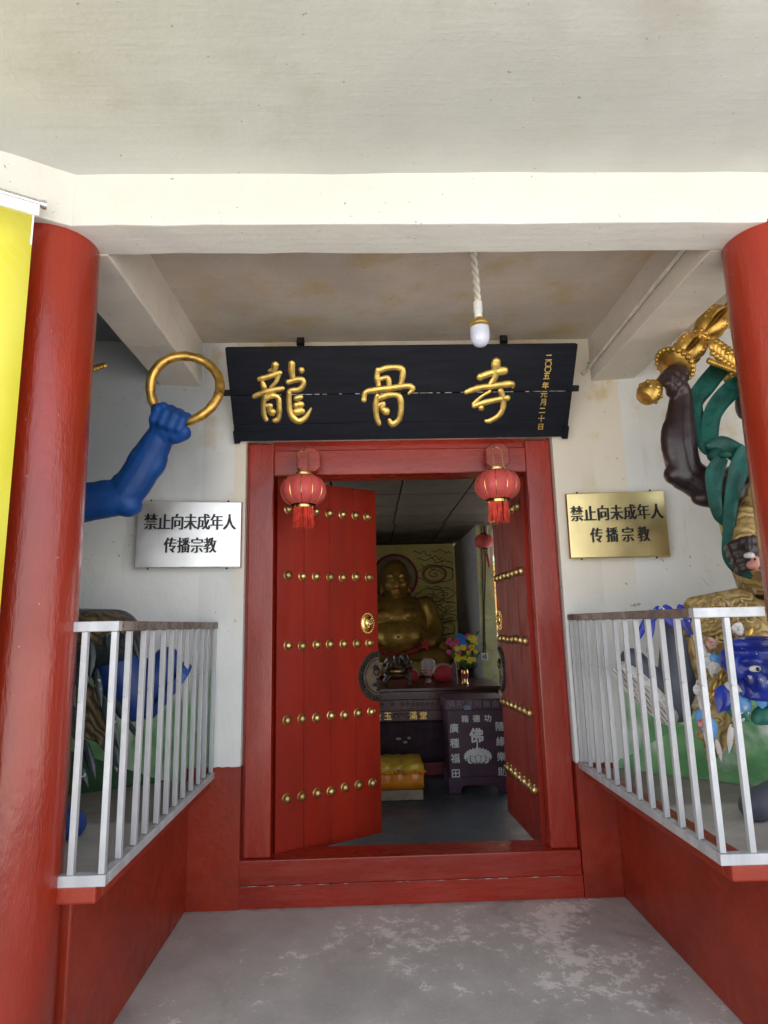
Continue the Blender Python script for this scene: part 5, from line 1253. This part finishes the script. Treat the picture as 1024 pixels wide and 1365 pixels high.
for k in range(5): m.petal(c, c + V((0.07 * math.cos(k * 1.25), -0.03, 0.08 * math.sin(k * 1.25))), 0.025, 0.014)
m.build('sash_bow', M['mural_red'], bd, smooth=True)
m = MB(); m.box(bx - 0.05, bx + 0.02, by - 0.50, by - 0.47, 0.85, 1.12); m.build('sash_end', M['mural_red'], bd, bevel=0.006)
m = MB(); m.ell((bx, by - 0.252, 2.028), (0.06, 0.016, 0.014)); m.build('lips', M['mural_red'], bd, smooth=True)
for sx in (-1, 1):
    m = MB(); m.tube(smoothline([(bx + sx * 0.03, by - 0.242, 2.20), (bx + sx * 0.08, by - 0.250, 2.235), (bx + sx * 0.14, by - 0.205, 2.215)], 4), 0.007, 6); m.build('eyebrow', M['black'], bd, smooth=True)
    m = MB(); m.tube(smoothline([(bx + sx * 0.04, by - 0.245, 2.175), (bx + sx * 0.08, by - 0.246, 2.165), (bx + sx * 0.125, by - 0.215, 2.172)], 4), 0.006, 6); m.build('eyelid', M['black'], bd, smooth=True)
m = MB(); m.ell((bx, by - 0.478, 1.375), (0.02, 0.01, 0.014)); m.build('navel', M['black'], bd, smooth=True)
pd = thing('statue_plinth', 'dark red plinth under the seated gold statue behind the altar', 'plinth', (0.36, 5.1, 0))
MB().box(-0.62, 1.34, 4.45, 5.85, 0, 0.84).build('block', M['red_base'], pd, bevel=0.02)

# altar table
al = thing('altar_table', 'dark rosewood altar table with carved key-pattern frieze and gilt lettered apron', 'altar table', (0.36, 3.3, 0))
X0, X1 = -0.70, 1.375
MB().box(X0, X1, 2.88, 3.86, 0.845, 0.885).build('table_top', M['rosewood'], al, bevel=0.008)
MB().box(X0 + 0.03, X1 - 0.05, 2.905, 3.84, 0.765, 0.844).build('frieze', M['rosewood'], al, bevel=0.004)
MB().box(X0 + 0.03, X1 - 0.05, 2.898, 2.93, 0.655, 0.764).build('carved_board', M['rosewood'], al, bevel=0.004)
MB().box(X0 + 0.03, X1 - 0.05, 2.903, 2.935, 0.55, 0.654).build('apron', M['rosewood'], al, bevel=0.004)
m = MB()
x = X0 + 0.06; s_ = 0.046
while x < X1 - 0.12:
    for (a, c, d_, e_) in ((0, 0.8, 0.8, 0.9), (0.7, 0.8, 0.2, 0.8), (0.3, 0.7, 0.2, 0.3), (0.3, 0.4, 0.3, 0.6), (0, 0.1, 0.0, 0.8), (0.1, 1.0, 0.0, 0.1)):
        m.box(x + a * s_ * 1.5, x + c * s_ * 1.5, 2.899, 2.906, 0.782 + d_ * s_, 0.782 + e_ * s_)
    x += s_ * 1.5
m.build('key_pattern', M['rosewood_carve'], al)
for (a, c) in ((-0.62, -0.30), (-0.27, 0.12), (0.155, 0.245), (0.275, 0.705), (0.74, 1.16)):
    m = MB(); z0, z1 = 0.668, 0.752
    for (q0, q1, q2, q3) in ((a, c, z0, z0 + 0.007), (a, c, z1 - 0.007, z1), (a, a + 0.007, z0 + 0.007, z1 - 0.007), (c - 0.007, c, z0 + 0.007, z1 - 0.007)): m.box(q0, q1, 2.890, 2.899, q2, q3)
    n_ = max(1, int((c - a) / 0.05))
    for k in range(n_):
        xc = a + (k + 0.5) * (c - a) / n_
        m.tube([(xc + (0.021 - 0.003 * t) * math.cos(t * 1.7 * (-1) ** k), 2.896, 0.71 + (0.026 - 0.004 * t) * math.sin(t * 1.7)) for t in [q * 0.4 for q in range(13)]], 0.0045, 5)
    m.build('carved_panel', M['rosewood_carve'], al)
for i, ch in enumerate('金玉滿堂'):
    moved(text_mesh(ch, 0.085, 0.0, 0.012), ((0.045, 0.155, 0.42, 0.525)[i], 2.901, 0.604)).build('character', M['glyph_gold'], al)
m = MB()
for k in range(3): m.tube([(0.235 + 0.055 * k + 0.022 * math.cos(t), 2.90, 0.604 + 0.022 * math.sin(t)) for t in [q * 0.6 for q in range(9)]], 0.005, 5)
m.build('carved_rosette', M['rosewood_carve'], al)
for x in (X0 + 0.05, X1 - 0.13):
    for y in (2.92, 3.76): MB().box(x, x + 0.07, y, y + 0.07, 0, 0.5495).build('leg', M['rosewood'], al, bevel=0.006)
for k in range(4):
    m = MB(); m.tube(smoothline([(X1 - 0.045 + 0.004 * k, 2.93 + 0.03 * k, 0.84), (X1 - 0.075, 2.93 + 0.03 * k, 0.76), (X1 - 0.05, 2.93 + 0.03 * k, 0.67), (X1 - 0.02, 2.93 + 0.03 * k, 0.64)], 4), 0.011, 6); m.build('scroll_end', M['rosewood_carve'], al, smooth=True)
ac = thing('altar_cloth', 'dark maroon cloth hanging below the altar apron down to the red plinth', 'cloth', (0.36, 2.95, 0.1))
m = MB(); n_ = 60; vs = []
for j in range(7):
    z = 0.548 - (0.548 - 0.13) * j / 6
    for i in range(n_ + 1):
        x = X0 + 0.14 + (X1 - X0 - 0.30) * i / n_; vs.append((x, 2.950 + 0.006 * math.sin(i * 0.9 + j * 0.2) * j / 6, z))
m.add(vs, [(j * (n_ + 1) + i, (j + 1) * (n_ + 1) + i, (j + 1) * (n_ + 1) + i + 1, j * (n_ + 1) + i + 1) for j in range(6) for i in range(n_)])
o = m.build('cloth', M['maroon_cloth'], ac, smooth=True); sd_ = o.modifiers.new('thickness', 'SOLIDIFY'); sd_.thickness = 0.006
m = MB()
for (x, z, w_) in ((0.26, 0.37, 0.03), (0.33, 0.335, 0.025), (0.37, 0.375, 0.02)): m.ell((x, 2.938, z), (w_, 0.003, 0.014), 7, 5)
m.build('flaked_patch', M['bare_wood'], ac)
o = MB().box(X0 + 0.13, X1 - 0.14, 2.93, 3.7, 0, 0.128).build('altar_step', M['red_base'], bevel=0.008); tag(o, 'low red step along the foot of the altar', 'step', kind='thing')

# things on the altar
ib = thing('carved_wood_ornament', 'dark carved root-wood ornament on short legs, on the altar before the gold statue', 'ornament', (0.28, 3.15, 0.885)); random.seed(11)
m = MB()
for sx in (-1, 1):
    for sy in (-1, 1): m.chain([(0.28 + sx * 0.10, 3.15 + sy * 0.06, 0.98), (0.28 + sx * 0.135, 3.15 + sy * 0.08, 0.94), (0.28 + sx * 0.13, 3.15 + sy * 0.08, 0.905)], [0.035, 0.026, 0.022], 10)
m.ell((0.28, 3.15, 1.0), (0.16, 0.11, 0.05)); m.build('stand', M['carved_wood'], ib, remesh=0.010, sm=2)
m = MB()
for k in range(60):
    a = random.uniform(0, 2 * math.pi); t = random.random(); r_ = 0.15 * math.sqrt(1 - (t * 0.85) ** 2) * random.uniform(0.6, 1)
    m.ell((0.28 + 1.15 * r_ * math.cos(a), 3.15 + 0.75 * r_ * math.sin(a), 1.02 + 0.17 * t), random.uniform(0.02, 0.042), 8, 6)
m.build('carved_mass', M['carved_wood'], ib, remesh=0.008, sm=1)
m = MB(); m.ell((0.27, 3.03, 1.045), (0.075, 0.02, 0.022)); m.build('gilt_crest', M['gold'], ib, smooth=True)
def wrapped_lamp(x, y, label):
    t = thing('wrapped_lotus_lamp', label, 'lamp', (x, y, 0.885), group='plastic wrapped lamps on the altar')
    MB().lathe([(0.05, 0), (0.052, 0.012), (0.03, 0.03), (0.022, 0.06), (0.035, 0.09), (0.04, 0.10)], (x, y, 0.885), 18).build('foot', M['red_base'], t, smooth=True)
    m = MB()
    for r_, n_, z, h_ in ((0.055, 7, 0.09, 0.09), (0.04, 6, 0.10, 0.11)):
        for k in range(n_):
            a = 2 * math.pi * k / n_; m.petal((x + 0.02 * math.cos(a), y + 0.02 * math.sin(a), 0.885 + z), (x + r_ * math.cos(a), y + r_ * math.sin(a), 0.885 + z + h_), 0.022, 0.006, (math.cos(a), math.sin(a), 0))
    m.build('lotus_petals', M['mural_red'], t, smooth=True)
    m = MB(); prof = [(0.036, 0.0), (0.030, 0.05), (0.024, 0.075), (0.05, 0.11), (0.078, 0.16), (0.088, 0.20), (0.080, 0.245), (0.05, 0.275), (0.01, 0.285)]
    m.lathe([(r_ * random.uniform(0.95, 1.05), z) for r_, z in prof], (x, y, 0.888), 18); m.build('plastic_bag', M['wrap'], t, smooth=True, angle=25)
wrapped_lamp(0.612, 3.12, 'lotus lamp wrapped in clear plastic, between carved ornament and flower vase'); wrapped_lamp(0.02, 3.12, 'lotus lamp wrapped in clear plastic, half behind the left door edge')
for x, y, r_, lab in ((0.80, 3.35, 0.115, 'red fish drum with pale rim on the altar, left of the flower vase'), (0.44, 3.4, 0.09, 'small red fish drum behind the carved ornament')):
    t = thing('wooden_fish_drum', lab, 'drum', (x, y, 0.885))
    m = MB(); m.ell((x, y, 0.885 + r_ * 0.95), (r_ * 1.05, r_ * 0.8, r_ * 0.95), 20, 12); m.build('body', M['mural_red'], t, smooth=True)
    m = MB(); m.tube([(x + r_ * 0.98 * math.cos(a), y - r_ * 0.42, 0.885 + r_ * 0.95 + r_ * 0.80 * math.sin(a)) for a in [math.pi * k / 16 for k in range(17)]], 0.012, 6); m.build('rim', M['bare_wood'], t, smooth=True)
m = MB(); m.lathe([(0.03, 0), (0.032, 0.08), (0.028, 0.13), (0.034, 0.15), (0.030, 0.20), (0.012, 0.235), (0.002, 0.245)], (0.91, 3.22, 0.885), 16); o = m.build('bud_candle', M['rosewood_carve'], smooth=True); tag(o, 'brown bud-shaped candle on the altar beside the flower vase', 'candle', kind='thing')

fv = thing('flower_vase', 'gold vase of yellow, blue and pink artificial flowers at the right end of the altar', 'vase', (1.005, 3.1, 0.885)); random.seed(5)
MB().lathe([(0.036, 0), (0.040, 0.006), (0.028, 0.03), (0.034, 0.09), (0.040, 0.13), (0.034, 0.15), (0.042, 0.165)], (1.005, 3.1, 0.885), 22).build('vase', M['brass'], fv, smooth=True)
MB().lathe([(0.0365, 0.06), (0.040, 0.09), (0.042, 0.115)], (1.005, 3.1, 0.885), 22).build('red_band', M['mural_red'], fv, smooth=True)
fl_spots = []
for k in range(15): fl_spots.append((random.uniform(-0.075, 0.13), random.uniform(0.07, 0.24), 'petal_yellow'))
for k in range(6): fl_spots.append((random.uniform(0.05, 0.14), random.uniform(0.24, 0.33), 'petal_yellow'))
for k in range(8): fl_spots.append((random.uniform(-0.06, 0.02), random.uniform(0.25, 0.40), 'petal_blue'))
for k in range(7): fl_spots.append((random.uniform(-0.16, -0.05), random.uniform(0.17, 0.31), 'petal_pink'))
for k in range(2): fl_spots.append((0.03 + 0.02 * k, 0.22 + 0.13 * k, 'petal_pink'))
for (dx, dz, mm) in fl_spots:
    p = V((1.005 + dx, 3.1 + random.uniform(-0.08, 0.03), 1.05 + dz)); m = MB(); r_ = random.uniform(0.018, 0.029)
    nrm = V((dx * 2, -1, 0.4 + random.uniform(-.3, .3))).normalized(); u_ = nrm.orthogonal().normalized(); v_ = nrm.cross(u_)
    for k in range(6):
        a = math.pi / 3 * k; d = u_ * math.cos(a) + v_ * math.sin(a); m.petal(p, p + d * r_ * 1.5 + nrm * 0.008, r_ * 0.55, 0.005, nrm)
    m.ell(p + nrm * 0.008, r_ * 0.35, 8, 6)
    m.build('flower', M[mm], fv, smooth=True)
m = MB()
for (dx, dz, mm) in fl_spots[::2]: m.tube([(1.005, 3.1, 1.04), (1.005 + dx * 0.6, 3.1, 1.05 + dz * 0.6), (1.005 + dx, 3.09, 1.05 + dz)], 0.003, 4)
for k in range(26):
    p = V((1.005 + random.uniform(-0.13, 0.15), 3.1 + random.uniform(-0.05, 0.06), 1.05 + random.uniform(0.0, 0.37))); m.petal(p, p + V((random.uniform(-.05, .05), random.uniform(-.03, .03), 0.05)), 0.012, 0.003)
m.build('stems_and_leaves', M['leaf_green'], fv)

# donation box
dx0, dx1, dy = 0.680, 1.256, 2.24
db = thing('donation_box', 'plum donation box with white lotus emblem and characters, before the altar', 'donation box', ((dx0 + dx1) / 2, dy + 0.22, 0))
MB().box(dx0 + 0.02, dx1 - 0.02, dy, dy + 0.44, 0.14, 0.735).build('cabinet', M['plum'], db, bevel=0.005)
MB().box(dx0, dx1, dy - 0.02, dy + 0.46, 0.736, 0.835).build('lid', M['plum'], db, bevel=0.006)
m = MB(); pts = [(dx0 + 0.005, 0), (dx0 + 0.115, 0), (dx0 + 0.125, 0.045), (dx0 + 0.15, 0.065), (dx1 - 0.15, 0.065), (dx1 - 0.125, 0.045), (dx1 - 0.115, 0), (dx1 - 0.005, 0), (dx1 - 0.005, 0.139), (dx0 + 0.005, 0.139)]
m.prism([(x, dy - 0.008, z) for x, z in pts], (0, 0.03, 0)); m.build('base_board', M['plum'], db, bevel=0.003)
for x in (dx0 + 0.01, dx1 - 0.09): MB().box(x, x + 0.08, dy + 0.38, dy + 0.44, 0, 0.139).build('foot', M['plum'], db)
for i, ch in enumerate('佛陀彌阿無南'): moved(text_mesh(ch, 0.072, 0.0, 0.004), (dx0 + 0.060 + 0.0825 * i, dy - 0.0215, 0.795 - 0.002 * i)).build('character', M['faint_paint'], db)
for i, ch in enumerate('箱德功'): moved(text_mesh(ch, 0.068, 0.0, 0.022, 0, 1.05), (dx0 + 0.181 + 0.108 * i, dy - 0.0015, 0.655)).build('character', M['white_paint'], db)
for i, ch in enumerate('廣種福田'): moved(text_mesh(ch, 0.088, 0.0, 0.018), (dx0 + 0.076, dy - 0.0015, 0.575 - 0.1345 * i)).build('character', M['white_paint'], db)
for i, ch in enumerate('隨緣樂助'): moved(text_mesh(ch, 0.088, 0.0, 0.014), (dx0 + 0.508, dy - 0.0015, 0.580 - 0.1345 * i)).build('character', M['white_paint'], db)
xc = dx0 + 0.287
moved(text_mesh('佛', 0.135, 0.0, 0.035), (xc - 0.005, dy - 0.0015, 0.505)).build('character', M['white_paint'], db)
def flatpetal(m, x, z, a, L, w_, y):
    d = (math.cos(a), math.sin(a)); n_ = (-d[1], d[0]); pts = []
    for t, q in ((0, 0), (0.3, 0.8), (0.6, 1), (0.85, 0.5), (1, 0), (0.85, -0.5), (0.6, -1), (0.3, -0.8)): pts.append((x + d[0] * L * t + n_[0] * w_ * q, y, z + d[1] * L * t + n_[1] * w_ * q))
    m.add(pts, [tuple(range(8))])
m = MB(); lz = 0.315
m.box(xc - 0.006, xc + 0.006, dy - 0.003, dy - 0.001, lz + 0.07, 0.46)
k = 0
for a in range(-10, 200, 15):
    flatpetal(m, xc + 0.05 * math.cos(R(a)), lz, R(a), 0.085, 0.021, dy - 0.002 - 0.0003 * k); k += 1
for a in range(185, 360, 17):
    flatpetal(m, xc + 0.06 * math.cos(R(a)), lz - 0.005, R(a), 0.058 + 0.012 * abs(math.cos(R(a))), 0.022, dy - 0.002 - 0.0003 * k); k += 1
m.build('lotus_emblem', M['white_paint'], db)
for i, (a, dx_) in enumerate(((150, -0.045), (30, 0.045), (122, -0.028), (58, 0.028), (90, 0.0))):
    for q, (g, mm) in enumerate(((1.22, 'plum'), (1.0, 'white_paint'))):
        m = MB(); flatpetal(m, xc + dx_ * 0.9, lz - 0.052 - (0.006 if q == 0 else 0), R(a), 0.074 * (1 + (g - 1) * 0.6), 0.026 * g, dy - 0.0125 - 0.0008 * i - 0.0004 * q); m.build('emblem_petal', M[mm], db)
m = MB(); m.box(dx0 + 0.175, dx0 + 0.24, dy - 0.032, dy - 0.021, 0.738, 0.78); m.build('padlock_hasp', M['slate_blue'], db, bevel=0.003)

# kneeling bench
kb = thing('kneeling_bench', 'low kneeling bench draped in orange and yellow satin before the altar', 'bench', (0.05, 2.3, 0))
MB().box(-0.42, 0.435, 2.06, 2.52, 0.0, 0.085).build('base_box', M['bare_wood'], kb, bevel=0.006)
def drape(name, mat, z0, z1, yf, amp, seed):
    random.seed(seed); m = MB(); n_ = 48; vs = []; rows = [(z0, 0), (z0 * 0.6 + z1 * 0.4, 0), (z1 - 0.02, 0), (z1, 0.02), (z1 + 0.004, 0.15), (z1 + 0.006, 0.32), (z1, 0.46)]
    for j, (z, dy_) in enumerate(rows):
        for i in range(n_ + 1):
            x = -0.425 + 0.868 * i / n_; f = amp * math.sin(i * 0.9 + 0.7 * math.sin(i * 0.37)) * (1 if j < 3 else 0.5)
            vs.append((x, yf + dy_ + (f if j < 3 else 0), z + (f * 1.2 if j >= 3 else (0.5 * amp * math.sin(i * 0.55) if j == 0 else 0))))
    m.add(vs, [(j * (n_ + 1) + i, j * (n_ + 1) + i + 1, (j + 1) * (n_ + 1) + i + 1, (j + 1) * (n_ + 1) + i) for j in range(len(rows) - 1) for i in range(n_)])
    o = m.build(name, mat, kb, smooth=True); q = o.modifiers.new('thickness', 'SOLIDIFY'); q.thickness = 0.008; return o
MB().box(-0.41, 0.425, 2.065, 2.51, 0.086, 0.295).build('pad', M['silk_orange'], kb, bevel=0.02)
drape('orange_cover', M['silk_orange'], 0.10, 0.235, 2.052, 0.003, 1); drape('yellow_cover', M['silk_yellow'], 0.232, 0.305, 2.040, 0.005, 2)
m = MB()
for k in range(22):
    x = -0.40 + 0.038 * k; m.petal((x, 2.043, 0.248 + 0.008 * math.sin(k * 1.3)), (x + 0.05, 2.038, 0.228 + 0.010 * math.sin(k * 1.7)), 0.010, 0.007)
m.petal((0.40, 2.05, 0.25), (0.475, 2.06, 0.235), 0.02, 0.012); m.build('ruffle', M['silk_orange'], kb, smooth=True)

# small hanging lantern inside
hl = thing('hall_lantern', 'small dark red lantern hanging inside by the yellow wall end', 'lantern', (1.44, 3.9, 2.545)); c = V((1.44, 3.9, 2.545))
m = MB(); m.lathe([(0.05 + 0.066 * math.sin(t), -0.085 * math.cos(t)) for t in [math.pi * k / 12 for k in range(13)]], c, 28); m.build('shade', M['lantern_red'], hl, smooth=True)
for z in (0.083, -0.103): MB().lathe([(0.045, 0), (0.045, 0.02)], c + V((0, 0, z)), 16).build('collar', M['carved_wood'], hl, smooth=True)
MB().tube([c + V((0, 0, 0.1)), c + V((0, 0, 0.26))], 0.003, 5).build('wire', M['iron'], hl)
MB().tube([c + V((0, 0, -0.1)), c + V((0, 0, -0.14))], 0.006, 6).build('finial', M['brass'], hl)
m = MB(); m.tube(smoothline([c + V((0.03, 0, -0.16)), c + V((0.045, 0, -0.25)), c + V((0.05, 0, -0.33))], 4), 0.014, 6); m.build('tassel', M['mural_red'], hl)

# courtyard glimpsed past the niche wall
b = MB(); b.box(1.62, 3.4, 4.95, 6.2, 0, 0.66); o = b.build('planting_ledge', M['pale_render'], bevel=0.01); tag(o, 'pale masonry ledge outside carrying the terracotta flower pot', 'ledge', kind='thing')
pp = thing('potted_plant', 'terracotta pot of bronze-green leaves and pink blooms glimpsed past the right door leaf', 'potted plant', (1.86, 5.35, 0.66)); random.seed(9)
MB().lathe([(0.072, 0), (0.10, 0.19), (0.115, 0.19), (0.117, 0.225), (0.10, 0.225)], (1.86, 5.35, 0.66), 24).build('pot', M['terracotta'], pp, smooth=True)
MB().tube([(1.86, 5.35, 0.80), (1.855, 5.35, 1.0), (1.87, 5.35, 1.15)], [0.016, 0.012, 0.006], 7).build('stem', M['trunk'], pp)
for mm, nn, s_ in (('leaf_green', 130, .035), ('leaf_dry', 110, .035)):
    m = MB()
    for k in range(nn):
        p = V((1.86 + random.gauss(0, 0.10), 5.35 + random.gauss(0, 0.09), 1.06 + random.gauss(0, 0.10))); d = V((random.uniform(-1, 1), random.uniform(-1, 1), random.uniform(-.4, 1))).normalized() * random.uniform(0.03, 0.06)
        n_ = d.orthogonal().normalized() * 0.014
        m.add([p - n_ * 0.2, p + d * 0.5 + n_, p + d, p + d * 0.5 - n_], [(0, 1, 2, 3)])
    m.build('leaves', M[mm], pp)
for k in range(6):
    m = MB(); p = V((1.86 + random.uniform(-.09, .1), 5.26 + random.uniform(-.03, .03), 1.20 + random.uniform(-0.05, .05)))
    for q in range(5): m.petal(p, p + V((0.025 * math.cos(q * 1.26), -0.008, 0.025 * math.sin(q * 1.26))), 0.012, 0.004)
    m.build('flower', M['petal_pink' if k % 2 else 'petal_yellow'], pp, smooth=True)
def small_tree(x, y, z, h_, label, seed, mm):
    random.seed(seed); t = thing('courtyard_tree', label, 'tree', (x, y, z))
    m = MB(); m.tube([(x, y, z), (x + 0.04, y, z + h_ * 0.4), (x, y, z + h_ * 0.75)], [0.05, 0.04, 0.015], 8)
    for k in range(6):
        a = k * 1.1; m.tube([(x, y, z + h_ * (0.35 + 0.05 * k)), (x + 0.35 * math.cos(a), y + 0.35 * math.sin(a), z + h_ * (0.5 + 0.06 * k))], [0.018, 0.006], 6)
    m.build('trunk', M['trunk'], t, smooth=True)
    m = MB()
    for k in range(700):
        q = random.randrange(9); rr = random.Random(seed * 31 + q)
        c_ = V((x + rr.uniform(-.45, .45), y + rr.uniform(-.4, .4), z + h_ * rr.uniform(.45, 1.0)))
        p = c_ + V((random.gauss(0, .13), random.gauss(0, .13), random.gauss(0, .12))); d = V((random.uniform(-1, 1), random.uniform(-1, 1), random.uniform(-.8, .6))).normalized() * random.uniform(0.05, 0.10); n_ = d.orthogonal().normalized() * 0.022
        m.add([p, p + d * 0.5 + n_, p + d, p + d * 0.5 - n_], [(0, 1, 2, 3)])
    m.build('crown', M[mm], t)
small_tree(2.35, 7.2, -0.16, 2.7, 'slender leafy tree in the courtyard glimpsed past the right door leaf', 4, 'leaf_green')
o = MB().box(-5.0, 5.0, 10.0, 10.2, -0.16, 3.6).build('courtyard_wall', M['orange_wall']); tag(o, 'orange courtyard wall seen past the right door leaf', 'wall', kind='thing')
o = MB().box(1.65, 3.4, 6.30, 6.42, 1.05, 1.28).build('courtyard_rail', M['plum']); tag(o, 'dark maroon rail board outside behind the terracotta pot', 'rail', kind='thing')
pg = thing('pergola', 'grey slatted pergola roof outside the side opening', 'pergola', (2.4, 6.6, 2.4))
for k in range(8): MB().box(1.62, 3.5, 5.2 + 0.34 * k, 5.28 + 0.34 * k, 2.62, 2.70).build('slat', M['conduit'], pg)
for x in (3.4, 1.64): MB().box(x, x + 0.08, 5.1, 7.8, 2.54, 2.619).build('side_beam', M['conduit'], pg)
for x, y in ((3.4, 7.7), (1.64, 7.7), (3.4, 5.1)): MB().box(x, x + 0.08, y, y + 0.08, -0.16, 2.539).build('post', M['conduit'], pg)
